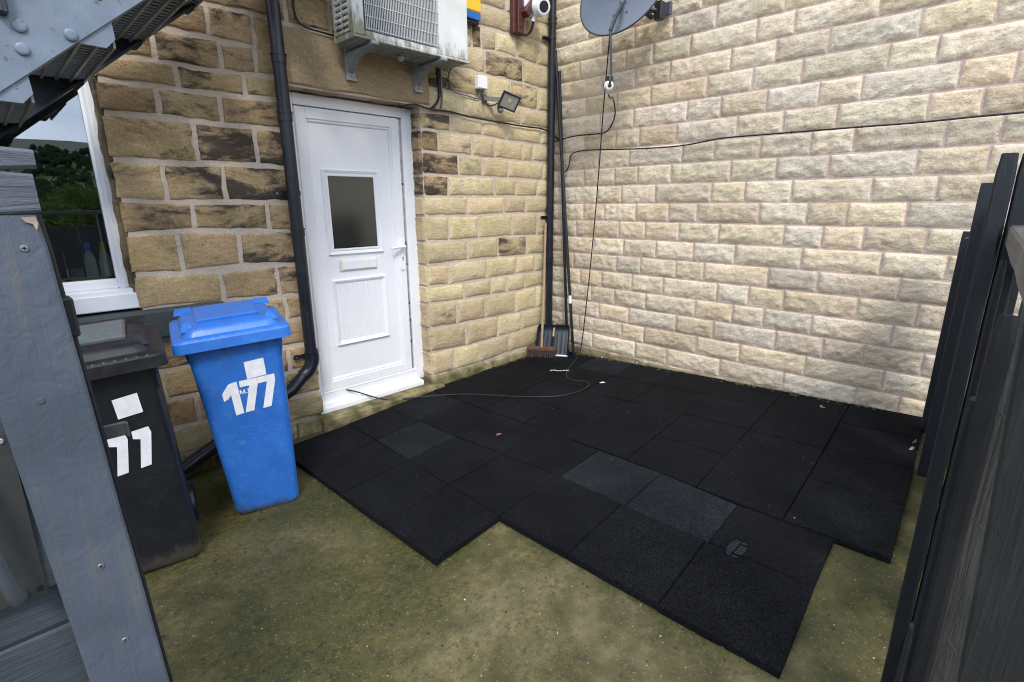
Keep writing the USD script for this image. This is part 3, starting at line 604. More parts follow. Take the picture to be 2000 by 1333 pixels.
for k, (ya, yb) in enumerate(zip(rows[:-1], rows[1:])):
    sh = [0.012, -0.008, 0.01, -0.012, 0.0, 0.006, 0, 0.01][k]
    for i in range(4):
        xa_, xb_ = xcols[i], xcols[i + 1]; q = []
        for x_, y_ in ((xa_, yb), (xb_, yb), (xb_, ya), (xa_, ya)):
            yy = y_ + 0.066 * (x_ + 1.1) if k or y_ != ya else y_ + 0.0
            X = x_ + (sh if 0 < x_ + 1.1 < 1.05 else 0)
            if x_ == -1.1: X = s3(yy) + 0.006
            q.append((min(X, -0.012) * S_, min(yy, -.012) * S_))
        m, lab = ('rubber_black', None)
        if k == 2 and i == 3: m, lab = 'rubber_slate', 'paler tile beside the foot of the block wall'
        if k == 0 and i == 3: m = 'rubber_mid'
        if k == 7 and i == 0: m, lab = 'rubber_mid', 'slightly paler tile at the broken edge of the paving'
        tile(q, m, lab)

# ------------------------------------------------------------------ stones and blocks
def relief(x0, x1, zb0, zb1, zt1, zt0, place, seed, kind, step, back, round_left=False):
    """One dressed stone: a quad in the wall's plane (u, v) with a broken face. place(u, v, h) gives the point; h is out of the wall."""
    W, Hh = x1 - x0, ((zt0 - zb0) + (zt1 - zb1)) / 2
    nu, nv = max(4, int(W / step)), max(4, int(Hh / step))
    def spaced(n, L):
        e = min(0.22, 0.012 / L); inner = np.linspace(e, 1 - e, n - 1); return np.r_[0, e * 0.4, inner, 1 - e * 0.4, 1]
    s, t = np.meshgrid(spaced(nu, W), spaced(nv, Hh), indexing='ij')
    u = x0 + (x1 - x0) * s; v = (1 - t) * (zb0 + (zb1 - zb0) * s) + t * (zt0 + (zt1 - zt0) * s)
    ed = np.minimum(np.minimum(s, 1 - s) * W, np.minimum(t, 1 - t) * Hh)
    P = np.stack([u, v, 0 * u + seed * 3.17], -1)
    wob = {'flat': 0.012, 'pillow': 0.013, 'split': 0.005}[kind]
    edge = np.exp(-ed / 0.02)
    u = u + (meshkit.fbm(P * 17, 3, 1) - 0.5) * wob * 2 * edge; v = v + (meshkit.fbm(P * 17 + 9, 3, 2) - 0.5) * wob * 2 * edge
    if kind == 'flat':
        h = 0.010 * (1 - np.exp(-ed / 0.007)) + (meshkit.fbm(P * 9, 4, 5) - 0.5) * 0.013 * np.clip(ed / 0.02, 0, 1) + (meshkit.fbm(P * np.array([22, 60, 1]), 3, 6) - 0.5) * 0.006 * np.clip(ed / 0.01, 0, 1)
    elif kind == 'pillow':
        h = 0.017 * (1 - np.exp(-ed / 0.016)) + (meshkit.fbm(P * 8, 4, 5) - 0.5) * 0.018 * np.clip(ed / 0.03, 0, 1) + (meshkit.fbm(P * 32, 3, 6) - 0.5) * 0.006 * np.clip(ed / 0.01, 0, 1)
    else:
        rg = 1 - np.abs(meshkit.fbm(P * np.array([11, 15, 1]), 4, 7) - 0.5) * 4
        prof = 1 - np.exp(-(ed + 0.012 * (meshkit.fbm(P * 28, 3, 8) - 0.5) * np.clip(ed / 0.006, 0, 1)) / 0.011)
        h = np.clip(prof, 0, 1) * (0.006 + 0.007 * np.clip(rg, -0.6, 1) + 0.020 * (meshkit.fbm(P * 8, 3, 11) - 0.32)) + ((meshkit.fbm(P * 36, 3, 12) - 0.5) * 0.017 + (0.5 - np.abs(meshkit.fbm(P * np.array([24, 40, 1]), 3, 14) - 0.5) * 4) * 0.004) * np.clip(ed / 0.01, 0, 1)
        # the foot of the face breaks under and leaves a ragged lip
        h = h - 0.007 * np.clip(1 - (t * Hh) / (0.022 + 0.02 * meshkit.fbm(P * 14, 2, 13)), 0, 1) * prof
    if round_left: h = h - 0.022 * np.exp(-(s * W / 0.016) ** 2)
    n, m = s.shape; V = [place(u, v, h).reshape(-1, 3)]; i, j = np.meshgrid(np.arange(n - 1), np.arange(m - 1), indexing='ij'); a = (i * m + j).ravel()
    F = [np.stack([a, a + m, a + m + 1], 1), np.stack([a, a + m + 1, a + 1], 1)]
    idx = np.arange(n * m).reshape(n, m); loop = np.r_[idx[:, 0], idx[-1, 1:], idx[-2::-1, -1], idx[0, -2:0:-1]]
    front = V[0][loop]; rear = place(u.ravel()[loop], v.ravel()[loop], np.full(len(loop), -back)); k = len(loop); o = n * m
    V += [front, rear]; q = np.arange(k); q2 = (q + 1) % k
    F += [np.stack([o + q2, o + q, o + k + q], 1), np.stack([o + q2, o + k + q, o + k + q2], 1)]
    return np.vstack(V), np.vstack(F)
def on_house(u, v, h): return np.stack([u, -h, v], -1)
def on_blockwall(u, v, h): return np.stack([-h, -u, v], -1)      # u runs from the corner towards the gate

house = thing('stone_house', 'old sandstone house wall with white door and window', 'house')
DL, DR, WL, WR, WT, WB_ = -2.49, -1.53, -4.66, -3.44, 2.35, 0.93
core = []
def add_core(x0, x1, z0, z1, y0=0.002, y1=0.30): core.append(trimesh.creation.box(bounds=[(x0, y0, z0), (x1, y1, z1)]))
add_core(-6.5, WL, -0.5, 3.9); add_core(WL, WR, -0.5, 0.80); add_core(WL, WR, WT, 3.9); add_core(WR + 0.012, DL - 0.012, -0.5, 3.9); add_core(DL - 0.012, DR + 0.012, 2.19, 3.9); add_core(DR + 0.012, 0.30, -0.5, 3.9)
add_core(DL - 0.012, DR + 0.012, -0.5, -0.02)
wallm = trimesh.util.concatenate(core)
house_wall = obj('wall', wallm, MATS['pale_mortar'], house)
B_MATS = ['brown_stone_clean', 'brown_stone_flecked', 'brown_stone_sooted', 'brown_stone_black']
Y_MATS = ['yellow_stone_clean', 'yellow_stone_flecked', 'yellow_stone_sooted', 'yellow_stone_black']
for k, (kd, x0, x1, zb0, zb1, zt1, zt0, soot) in enumerate(STONES):
    jamb = abs(x0 - WR) < 0.01 or abs(x1 - (-2.492)) < 0.012 or abs(x0 - DR) < 0.01
    if zb0 > 2.3 and not jamb: jamb = False
    mat = (B_MATS if kd == 'b' else Y_MATS)[int(soot)] if kd != 'p' else 'plinth_stone'
    v, f = relief(x0, x1, zb0, zb1, zt1, zt0, on_house, k + 1, 'pillow' if kd == 'y' else 'flat', 0.02, 0.10 if (jamb and abs(x0 - WR) < 0.01) else (0.17 if jamb else 0.004), abs(x0 - DR) < 0.01)
    if kd == 'p': v[:, 1] -= 0.02 if x0 > -1.6 else 0.015
    obj('stone', (v, f), MATS[mat], house_wall, smooth=True)
for k in range(3):  # courses over the window, out of sight behind the stair
    v, f = relief(WL - 0.3, WR + 0.0, 2.36 + k * .2, 2.36 + k * .2, 2.545 + k * .2, 2.545 + k * .2, on_house, 900 + k, 'flat', 0.06, 0.004); obj('stone', (v, f), MATS['brown_stone_flecked'], house_wall, smooth=True)
for k, (x0, x1, zb) in enumerate([(-6.4, -5.5, 1.0), (-5.48, -4.68, 1.0), (-6.4, -5.2, 1.35), (-5.18, -4.68, 1.35), (-6.4, -5.6, 1.7), (-5.58, -4.68, 1.7), (-6.4, -5.3, 2.05), (-5.28, -4.68, 2.05)]):
    v, f = relief(x0, x1, zb, zb, zb + .33, zb + .33, on_house, 930 + k, 'flat', 0.06, 0.004); obj('stone', (v, f), MATS['brown_stone_flecked'], house_wall, smooth=True)
for k, (x0, x1) in enumerate([(-2.5, -1.95), (-1.93, -1.4), (-1.38, -.9), (-.88, -.4), (-.38, -.01)]):
    for r_ in range(2):
        v, f = relief(x0, x1, 3.24 + r_ * .2, 3.24 + r_ * .2, 3.42 + r_ * .2, 3.42 + r_ * .2, on_house, 960 + k * 2 + r_, 'pillow', 0.06, 0.004); obj('stone', (v, f), MATS['yellow_stone_clean'], house_wall, smooth=True)
# lintel: one long stone with a chamfered lower edge
lp = [(0.16, 2.19), (0.012, 2.19), (-0.012, 2.212), (-0.014, 2.508), (0.0, 2.518), (0.16, 2.518)]
lm = prism_yz(lp, -2.515, -1.442).subdivide_to_size(0.05); d = (meshkit.fbm(lm.vertices * 9, 4, 2) - 0.5) * 0.008; lm.vertices[:, 1] -= d * (lm.vertices[:, 1] < 0.05); lm.vertices[:, 2] += (meshkit.fbm(lm.vertices * np.array([5, 0, 0]), 3, 7) - 0.5) * 0.02 * (lm.vertices[:, 2] < 2.21)
obj('lintel', lm, MATS['lintel_stone'], house, smooth=30)
# stone step under the door
st = cbox(-2.52, -1.45, -0.085, 0.06, -0.16, 0.018, 0.014).subdivide_to_size(0.06); st.vertices += (np.stack([meshkit.fbm(st.vertices * 7 + 5 * k, 3, k) for k in range(3)], 1) - 0.5) * 0.014
obj('door_step', st, MATS['plinth_stone'], house, smooth=40)
# render fillets that close the gap between frame and stone
def wavy_strip(x, z0, z1, y, w, amp, seed, n=60):
    zs_ = np.linspace(z0, z1, n); off = (meshkit.fbm(np.c_[zs_ * 9, zs_ * 0 + seed, zs_ * 0], 3, seed) - 0.5) * amp * 2; m = []
    rings = [np.array([(x - w + 0 * o, y, z), (x + o, y - 0.006, z), (x + o + 0.012, y + 0.002, z), (x + o + 0.012, y + 0.03, z), (x - w, y + 0.03, z)]) for z, o in zip(zs_, off)]
    m = loft(rings); m.fix_normals(); return m

# door frame and door
frame = obj('door_frame', cbox(-2.52, -2.425, 0.112, 0.182, 0.056, 2.18, 0.005), MATS['white_plastic'], house)
obj('jamb', cbox(-1.612, -1.520, 0.112, 0.182, 0.056, 2.18, 0.006), MATS['white_plastic'], frame)
obj('head', cat([cbox(-2.425, -1.612, 0.112, 0.182, 2.112, 2.18, 0.005), cbox(-2.425, -1.612, 0.104, 0.13, 2.108, 2.116, 0.003)]), MATS['white_plastic'], frame)
obj('threshold', cat([cbox(-2.425, -1.612, 0.108, 0.182, 0.056, 0.142, 0.008), cbox(-2.425, -1.612, 0.104, 0.15, 0.136, 0.150, 0.004)]), MATS['white_plastic'], frame)
obj('sill', cat([cbox(-2.50, -1.578, 0.045, 0.16, 0.028, 0.060, 0.006), cbox(-2.50, -1.578, 0.040, 0.07, 0.014, 0.05, 0.004), cbox(-2.49, -1.59, 0.072, 0.16, 0.058, 0.072, 0.004)]), MATS['white_plastic'], frame)
obj('sealant', cat([wavy_strip(-1.528, 0.05, 2.17, 0.118, 0.03, 0.010, 3), wavy_strip(-2.47, 0.05, 2.17, 0.118, 0.03, 0.004, 4)]), MATS['white_sealant'], frame)
obj('lock_keep_strip', cat([cbox(-1.632, -1.612, 0.13, 0.175, 0.16, 2.10, 0.002)] + [cbox(-1.634, -1.626, 0.118, 0.172, z, z + h_, 0.002) for z, h_ in ((1.66, 0.16), (1.30, 0.06), (1.04, 0.14), (0.72, 0.05), (0.40, 0.14))]), MATS['lock_steel'], frame)
obj('lock_keep', cat([cbox(-1.630, -1.619, 0.124, 0.168, z, z + h_, 0.001) for z, h_ in ((1.80, 0.012), (1.63, 0.015), (1.165, 0.03), (1.02, 0.012), (0.70, 0.012), (0.56, 0.015), (0.38, 0.012))]), MATS['dark_void'], frame)
door = obj('door', cbox(-2.424, -1.640, 0.128, 0.185, 0.152, 2.100, 0.006), MATS['white_plastic'], house, label='white panelled door standing a finger ajar')
YF = 0.128
def rail_frame(x0, x1, z0, z1, w, y0, y1, c):
    return cat([cbox(x0, x0 + w, y0, y1, z0, z1, c), cbox(x1 - w, x1, y0, y1, z0, z1, c), cbox(x0 + w, x1 - w, y0 + .0008, y1, z1 - w, z1, c), cbox(x0 + w, x1 - w, y0 + .0008, y1, z0, z0 + w, c)])
obj('sash', rail_frame(-2.424, -1.640, 0.150, 2.102, 0.072, YF - 0.020, YF + 0.01, 0.006), MATS['white_plastic'], door)
obj('beading', rail_frame(-2.354, -1.710, 0.220, 2.032, 0.018, YF - 0.013, YF + 0.01, 0.006), MATS['white_plastic'], door)
def moulding(x0, x1, z0, z1, w, h_):
    """A raised picture-frame moulding with mitred, bevelled members."""
    V = []
    rings = [(0, 0), (w * .25, h_), (w * .6, h_ * .75), (w, 0.0)]
    R = [np.array([(x0 + a, YF - b, z0 + a), (x1 - a, YF - b, z0 + a), (x1 - a, YF - b, z1 - a), (x0 + a, YF - b, z1 - a)]) for a, b in rings]
    V = np.vstack(R); F = []
    for i in range(3):
        for j in range(4):
            a_, b_, c_, d_ = i * 4 + j, i * 4 + (j + 1) % 4, (i + 1) * 4 + (j + 1) % 4, (i + 1) * 4 + j; F += [(a_, b_, c_), (a_, c_, d_)]
    return trimesh.Trimesh(V, F, process=False)
obj('window_moulding', cat([moulding(-2.278, -1.828, 1.135, 1.726, 0.034, 0.016), rail_frame(-2.246, -1.862, 1.166, 1.694, 0.016, YF - 0.010, YF + 0.002, 0.003)]), MATS['white_plastic'], door)
obj('lower_moulding', moulding(-2.272, -1.826, 0.472, 0.965, 0.036, 0.018), MATS['white_plastic'], door)
grooved = cat([cbox(-2.238 + k * 0.0314, -2.2084 + k * 0.0314, YF - 0.0032, YF + 0.002, 0.507, 0.930, 0.0012) for k in range(12)])
obj('lower_panel', grooved, MATS['white_plastic'], door)
obj('pane', cbox(-2.232, -1.876, YF - 0.0045, YF - 0.0015, 1.182, 1.680, 0), MATS['door_glass'], door)
obj('pane_backing', cbox(-2.231, -1.877, YF - 0.0010, YF - 0.0004, 1.183, 1.679, 0), MATS['curtain_dark'], door)
obj('letter_box', cbox(-2.198, -1.898, YF - 0.011, YF + 0.002, 1.020, 1.100, 0.003), MATS['cream_surround'], door)
obj('letter_flap', cbox(-2.184, -1.906, YF - 0.018, YF - 0.008, 1.028, 1.094, 0.004), MATS['white_plastic'], door)
hp = to_frame(prism(rrect(-0.017, 0.017, -0.12, 0.12, 0.015), 0.010), (-1.676, YF - 0.018, 1.105), (1, 0, 0), (0, 0, 1), (0, -1, 0))
obj('handle', cat([hp, tube([(-1.676, YF - .02, 1.168), (-1.676, YF - .058, 1.168)], 0.010), tube([(-1.670, YF - .062, 1.170), (-1.70, YF - .062, 1.170), (-1.76, YF - .060, 1.166), (-1.79, YF - .056, 1.160)], [0.011, 0.011, 0.010, 0.008])]), MATS['white_plastic'], door, smooth=40)
obj('keyhole', cat([disc((-1.676, YF - .0282, 1.083), (0, -1, 0), 0.006, 0.0008), cbox(-1.679, -1.673, YF - .0290, YF - .0282, 1.058, 1.083, 0)]), MATS['dark_void'], door)
for k, (z, l_) in enumerate(((1.62, 0.06), (1.20, 0.05), (1.05, 0.09), (0.86, 0.04), (0.55, 0.03))):
    q = .02 * k % .03; obj('red_edge', cbox(-2.493, -2.486, 0.004 + q, 0.02 + q, z, z + l_, 0.002), MATS['red_paint'], frame, label='chipped red paint on the old jamb edge')

# window
rv_ = cbox(WR - .016, WR + .03, 0.02, 0.10, 0.95, 2.36, .006).subdivide_to_size(.03); rv_.vertices += (np.stack([meshkit.fbm(rv_.vertices * 11 + 5 * k, 3, k) for k in range(3)], 1) - .5) * .022
obj('reveal', rv_, MATS['reveal_stone'], house, smooth=50)
win = obj('window', rail_frame(WL, WR - .012, 1.055, 2.345, 0.046, 0.092, 0.165, 0.006), MATS['white_plastic'], house)
obj('sash', rail_frame(WL + .042, WR - .052, 1.096, 2.30, 0.010, 0.104, 0.16, 0.003), MATS['white_plastic'], win)
obj('pane', cbox(WL + .05, WR - .058, 0.118, 0.121, 1.105, 2.29, 0), MATS['window_glass'], win)
obj('sealant', wavy_strip(WR - 0.013, 1.06, 2.34, 0.086, 0.02, 0.016, 8), MATS['white_sealant'], win)
obj('sill', cat([cbox(WL - .02, WR + 0.006, 0.000, 0.15, 0.950, 1.034, 0.005), cbox(WL - .015, WR - .010, 0.016, 0.15, 1.032, 1.056, 0.004)]), MATS['white_plastic'], win)
gs = cbox(-4.85, -3.03, -0.075, 0.10, 0.775, 0.934, 0.012).subdivide_to_size(0.08); gs.vertices += (np.stack([meshkit.fbm(gs.vertices * 6 + 5 * k, 3, k) for k in range(3)], 1) - 0.5) * 0.012
obj('stone_sill', gs, MATS['grey_sill'], house, smooth=40)
room = [trimesh.creation.box(bounds=b) for b in ([(-5.6, 2.9, -.2), (-2.6, 3.0, 2.7)], [(-5.7, .31, -.2), (-5.6, 3.0, 2.7)], [(-2.6, .31, -.2), (-2.5, 3.0, 2.7)], [(-5.7, .31, 2.7), (-2.5, 3.0, 2.8)], [(-5.7, .31, -.3), (-2.5, 3.0, -.2)])]
obj('room_lining', cat(room), MATS['interior_wall'], house)
obj('inner_sill', cbox(-4.7, -3.40, 0.17, 0.42, 1.085, 1.113, 0.006), MATS['interior_wall'], house)
obj('door_passage_lining', trimesh.creation.box(bounds=[(-2.6, 0.31, -.2), (-1.4, 0.36, 2.3)]), MATS['dark_void'], house)

# ------------------------------------------------------------------ the block wall
Z0, P_ = 1.4864, 0.1509
blockwall = thing('block_wall', 'tall wall of pale split-face stone blocks with pinkish mortar', 'wall')
mortar = obj('mortar', trimesh.creation.box(bounds=[(0.001, -6.2, -0.6), (0.28, 0.0, 4.15)]), MATS['pink_mortar'], blockwall)
far_v, far_f, off = [], [], 0
kb = 0
for r_ in range(-10, 18):
    if r_ == 0: continue
    zb = Z0 + (r_ - 1) * P_ if r_ > 0 else Z0 + r_ * P_
    zt = zb + P_; js = list(BLOCK_JOINTS.get(r_, []))
    lr = random.Random(100 + r_)
    if not js: js = [-0.15 - lr.choice([0.08, 0.16, 0.24])]
    while js[-1] > -6.1: js.append(js[-1] - lr.choice([0.235, 0.32, 0.32, 0.475]))
    us = [0.004] + [-q for q in js]
    for a, b in zip(us[:-1], us[1:]):
        b = min(b, 6.19)
        if b - a < 0.05: continue
        g_ = 0.0065; kb += 1
        near = b < 3.75 and zt < 3.3
        v, f = relief(a + g_, b - g_, zb + g_, zb + g_, zt - g_, zt - g_, on_blockwall, kb, 'split', 0.0125 if near else 0.05, 0.004)
        if near or (b < 3.9 and r_ <= 9):
            t_ = lr.random(); mat = 'cut_block' if t_ < 0.6 else ('cut_block_ochre' if t_ < 0.82 else 'cut_block_grey')
            obj('block', (v, f), MATS[mat], blockwall, smooth=True)
        else:
            far_v.append(v); far_f.append(f + off); off += len(v)
fb = obj('far_blocks', (np.vstack(far_v), np.vstack(far_f)), MATS['cut_block'], blockwall, smooth=True); tag(fb, kind='stuff')
fo = cbox(-0.022, 0.05, -2.2, -0.02, -0.1, 0.125, 0.012).subdivide_to_size(0.05); fo.vertices += (np.stack([meshkit.fbm(fo.vertices * 9 + 5 * k, 4, k) for k in range(3)], 1) - 0.5) * 0.035
obj('footing', fo, MATS['footing_concrete'], blockwall, smooth=40)

# ------------------------------------------------------------------ rainwater pipes
def pipe_collar(x, y, z, r, h=0.05): return cat([tube([(x, y, z - h / 2), (x, y, z + h / 2)], r, 20), tube([(x, y, z + h / 2 - .008), (x, y, z + h / 2 + .002)], r + .003, 20)])
dp = thing('downpipe', 'black downpipe left of the white door with a cranked foot behind the bins', 'downpipe', group='black downpipes')
px_, py_ = -2.558, -0.068
obj('pipe', tube([(px_, py_, 3.7), (px_, py_, 2.0), (px_, py_, 0.47)], 0.0385, 24), MATS['black_plastic'], dp, smooth=50)
for z in (2.313, 2.0, 1.317): obj('collar', pipe_collar(px_, py_, z, 0.0425), MATS['black_plastic'], dp, smooth=40)
obj('bend', tube(spline([(px_, py_, 0.54), (px_, py_, 0.46), (px_ - .03, py_, 0.405), (px_ - .075, py_, 0.375)], 14), 0.045, 20), MATS['black_plastic'], dp, smooth=50)
obj('shoe', tube([(px_ - .05, py_, 0.392), (-2.71, py_, 0.302), (-3.62, py_ + .01, -0.13)], 0.040, 20), MATS['black_plastic'], dp, smooth=50)
for z, s in ((1.556, -1), (0.50, -1)):
    obj('bracket', cat([tube([(px_, py_, z - .014), (px_, py_, z + .014)], 0.0425, 20), cbox(px_ - .105, px_ - .03, -0.034, -0.026, z - .014, z + .014, .003), disc((px_ - .09, -0.034, z), (0, -1, 0), 0.019, 0.006)]), MATS['black_plastic'], dp, smooth=40)
    obj('screw', disc((px_ - .09, -0.040, z), (0, -1, 0), 0.006, 0.003, 10), MATS['galvanised'], dp)
dp2 = thing('downpipe', 'black downpipe running down the inner corner of the two walls', 'downpipe', group='black downpipes')
cx_, cy2 = -0.103, -0.060
obj('pipe', tube([(cx_, cy2, 3.9), (cx_ + .004, cy2, 2.0), (cx_ + .012, cy2, 0.03)], 0.034, 24), MATS['black_plastic'], dp2, smooth=50)
for z in (3.03, 1.43, 0.953): obj('collar', pipe_collar(cx_ + .003, cy2, z, 0.038), MATS['black_plastic'], dp2, smooth=40)
for z in (2.90, 1.36): obj('bracket', cat([tube([(cx_, cy2, z - .012), (cx_, cy2, z + .012)], 0.038, 20), cbox(cx_ - .085, cx_ + .085, -0.03, -0.018, z - .012, z + .012, .003)]), MATS['black_plastic'], dp2)

# ------------------------------------------------------------------ air conditioner over the door
ac = thing('air_conditioner', 'dirty white air conditioning unit on brackets over the door', 'air conditioner')
AX0, AX1, AY0, AY1, AZ0, AZ1 = -2.204, -1.317, -0.330, -0.085, 2.448, 3.06
GX0, GX1, GZ0, GZ1 = -2.128, -1.578, 2.496, 3.02
W_ = MATS['conditioner_white']
obj('casing', cat([cbox(GX1, AX1, AY0, AY1, AZ0 + .012, AZ1, .008), cbox(AX0 + .012, GX1, AY0 + .05, AY1, AZ0 + .012, AZ1 - .01, .004), cbox(AX0 + .0, GX0, AY0, AY0 + .055, AZ0 + .012, AZ1, .010),
    cbox(GX0, GX1, AY0 + .0008, AY0 + .05, GZ1, AZ1 - .0008, .004), cbox(GX0, GX1, AY0 + .0008, AY0 + .05, AZ0 + .013, GZ0, .004), cbox(AX0, AX0 + .05, AY1 - .04, AY1 + .001, AZ0 + .013, AZ1 - .001, .006)]), W_, ac)
obj('base_tray', cat([cbox(AX0 - .002, AX1 + .002, AY0 - .003, AY1, AZ0, AZ0 + .014, .003), cbox(AX0 - .002, AX0 + .006, AY0 - .003, AY1, AZ0 + .01, AZ0 + .04, .002)]), MATS['conditioner_white'], ac)
obj('underside', cat([cbox(AX0 + .02, AX1 - .02, AY0 + .02, AY1 - .02, AZ0 - .006, AZ0 + .004, .003)] + [cbox(-1.95 + k * .13, -1.88 + k * .13, AY0 + .06, AY1 - .06, AZ0 - .010, AZ0 - .004, .002) for k in range(4)]), MATS['conditioner_under'], ac)
fan = [disc(((GX0 + GX1) / 2, AY0 + .035, 2.76), (0, -1, 0), 0.055, 0.012, 20, .004)]
for k in range(5):
    a = 2 * math.pi * k / 5; bl = cbox(0.04, 0.225, -0.05, 0.05, -0.003, 0.003, .002); bl.apply_transform(trimesh.transformations.rotation_matrix(0.5, (1, 0, 0)))
    fan.append(to_frame(bl, ((GX0 + GX1) / 2, AY0 + .042, 2.76), (math.cos(a), 0, math.sin(a)), (-math.sin(a), 0, math.cos(a)), (0, -1, 0)))
obj('fan_recess', cbox(GX0 + .002, GX1 - .002, AY0 + .046, AY0 + .0495, GZ0, GZ1, 0), MATS['conditioner_inside'], ac)
gr = obj('grille', cat([cbox(GX0, GX1, AY0 - .0055, AY0 - .003, z - .0016, z + .0016, 0) for z in np.arange(GZ0 + .012, GZ1, .066)]), MATS['grille_bar'], ac)
obj('grille_bars', cat([cbox(x - .0017, x + .0017, AY0 - .003, AY0 + .001, GZ0 + .004, GZ1, 0) for x in np.arange(GX0 + .006, GX1, .0118)]), MATS['grille_bar'], gr)
lv = obj('louvre_panel', cbox(AX0 + .006, AX0 + .012, AY0 + .03, AY1 - .02, AZ0 + .03, AZ1 - .02, 0), MATS['dark_void'], ac)
sl = []
for k in range(17):
    z = AZ0 + .045 + k * .034
    for y0, y1 in ((-0.272, -0.203), (-0.191, -0.118)):
        b = cbox(-.011, .004, y0, y1, -.0125, .0125, .002); b.apply_transform(trimesh.transformations.rotation_matrix(0.45, (0, 1, 0))); b.apply_translation((AX0 + .006, 0, z)); sl.append(b)
obj('louvre_slat', cat(sl + [cbox(AX0 - .002, AX0 + .010, a, b, AZ0 + .03, AZ1 - .02, .001) for a, b in ((-.300, -.272), (-.203, -.191), (-.118, -.100))]), W_, lv)
for bx in (-2.075, -1.545):
    br = obj('bracket', cat([cbox(bx - .032, bx + .032, -0.024, -0.016, 2.283, 2.47, .002), cbox(bx - .024, bx + .024, -0.345, -0.024, 2.432, 2.446, .002)]), MATS['bracket_white'], ac)
    curve = spline([(-.026, 2.305), (-.06, 2.352), (-.14, 2.395), (-.25, 2.418), (-.345, 2.428)], 16)
    poly = [(a, b) for a, b in curve] + [(-.345, 2.438), (-.026, 2.440)]
    obj('web', cat([prism_yz(poly, bx - .024, bx - .020), prism_yz(poly, bx + .019, bx + .023)]), MATS['bracket_white'], br)
    flange = loft([np.array([(bx - .0235, a, b), (bx + .0225, a, b), (bx + .0225, a + .001, b + .004), (bx - .0235, a + .001, b + .004)]) for a, b in curve[1:]]); flange.fix_normals()
    obj('flange', flange, MATS['conditioner_under'], br)
    obj('foot', cat([cbox(bx - .034, bx + .034, -0.040, -0.016, 2.272, 2.288, .002), disc((bx + .012, -0.024, 2.305), (0, -1, 0), .009, .008, 6)]), MATS['bracket_white'], br)
obj('drain_spout', cat([tube([(-1.80, -0.2, 2.452), (-1.80, -0.2, 2.405)], .016, 12), tube([(-1.80, -.2, 2.43), (-1.80, -.2, 2.415)], .024, 12)]), MATS['bracket_white'], ac)

# ------------------------------------------------------------------ boxes, lamp, camera on the house wall
ab = thing('alarm_box', 'yellow and blue alarm box half hidden beside the air conditioner', 'alarm box')
obj('body', cbox(-1.16, -0.965, -0.085, -0.012, 2.895, 3.20, .008), MATS['alarm_yellow'], ab)
obj('lower_band', cbox(-1.158, -0.967, -0.083, -0.012, 2.842, 2.894, .005), MATS['alarm_blue'], ab)
obj('strobe_cover', cbox(-1.150, -0.975, -0.075, -0.012, 2.815, 2.841, .008), MATS['black_plastic'], ab)
tb = thing('timber_post', 'dark red painted timber upright fixed to the wall under the eaves', 'timber')
obj('post', cat([cbox(-0.585, -0.455, -0.060, -0.012, 2.850, 3.50, .005), cbox(-0.555, -0.490, -0.085, -0.060, 2.850, 3.50, .004)]), MATS['oxblood_timber'], tb)
brc = cbox(-0.03, 0.03, -.03, .03, 0, .42, .004); brc.apply_transform(trimesh.transformations.rotation_matrix(0.62, (0, 1, 0))); brc.apply_translation((-0.50, -0.105, 2.985)); obj('brace', brc, MATS['oxblood_timber'], tb)
obj('bolt', disc((-0.523, -0.086, 2.90), (0, -1, 0), .010, .006, 8), MATS['dark_metal'], tb)
sc = thing('security_camera', 'white turret security camera with a black lens near the corner pipe', 'security camera')
cc = np.array([-0.375, -0.170, 3.055]); look_ = np.array([0.10, -0.95, -0.30]); look_ = np.array([-0.30, -0.92, -0.22]); look_ /= np.linalg.norm(look_)
obj('base', cat([disc((-.40, -.035, 3.085), (-.12, -1, -.16), .088, .085, 28, .012)]), MATS['camera_white'], sc, smooth=40)
ball = trimesh.creation.icosphere(3, .076); ball.apply_translation(cc + np.array([0.0, 0.03, 0.005])); obj('ball', ball, MATS['camera_white'], sc, smooth=True)
obj('ring', disc(cc + look_ * .012, look_, .066, .035, 28, .010), MATS['camera_white'], sc, smooth=40)
obj('lens', disc(cc + look_ * .047, look_, .042, .004, 24, .002), MATS['camera_glass'], sc, smooth=40)
obj('cable', tube(spline([(-.405, -.11, 2.985), (-.40, -.10, 2.93), (-.41, -.06, 2.872), (-.455, -.03, 2.865), (-.49, -.02, 2.90)], 18), .011, 8), MATS['black_rubber_cable'], sc, smooth=True)
obj('cable_gland', tube([(-.398, -.115, 3.0), (-.404, -.105, 2.955)], .017, 10), MATS['camera_white'], sc, smooth=40)
jb = thing('junction_box', 'small white plastic junction box above the floodlight', 'junction box')
obj('body', cbox(-.990, -.893, -.062, -.014, 2.372, 2.470, .006), MATS['white_plastic'], jb); obj('lid', cbox(-.986, -.897, -.070, -.062, 2.376, 2.466, .004), MATS['white_plastic'], jb)
obj('gland', cat([tube([(-.955, -.04, 2.374), (-.955, -.04, 2.352)], .009, 10), tube([(-.925, -.04, 2.374), (-.925, -.04, 2.352)], .009, 10)]), MATS['grey_cable'], jb)
fl = thing('floodlight', 'grey security floodlight with a motion sensor beside the door lintel', 'floodlight')
obj('arm', cat([cbox(-.912, -.868, -.030, -.014, 2.285, 2.345, .003), hull([(-.90, -.03, 2.33), (-.90, -.03, 2.30), (-.875, -.03, 2.33), (-.875, -.03, 2.30), (-.80, -.125, 2.322), (-.80, -.125, 2.292), (-.78, -.11, 2.322), (-.78, -.11, 2.292)])]), MATS['lamp_housing'], fl)
fn = np.array([-0.42, -0.74, -0.53]); fn /= np.linalg.norm(fn); fx = np.cross([0, 0, 1.0], fn); fx /= np.linalg.norm(fx); fx = -fx if fx[0] < 0 else fx; fy = np.cross(fn, fx)
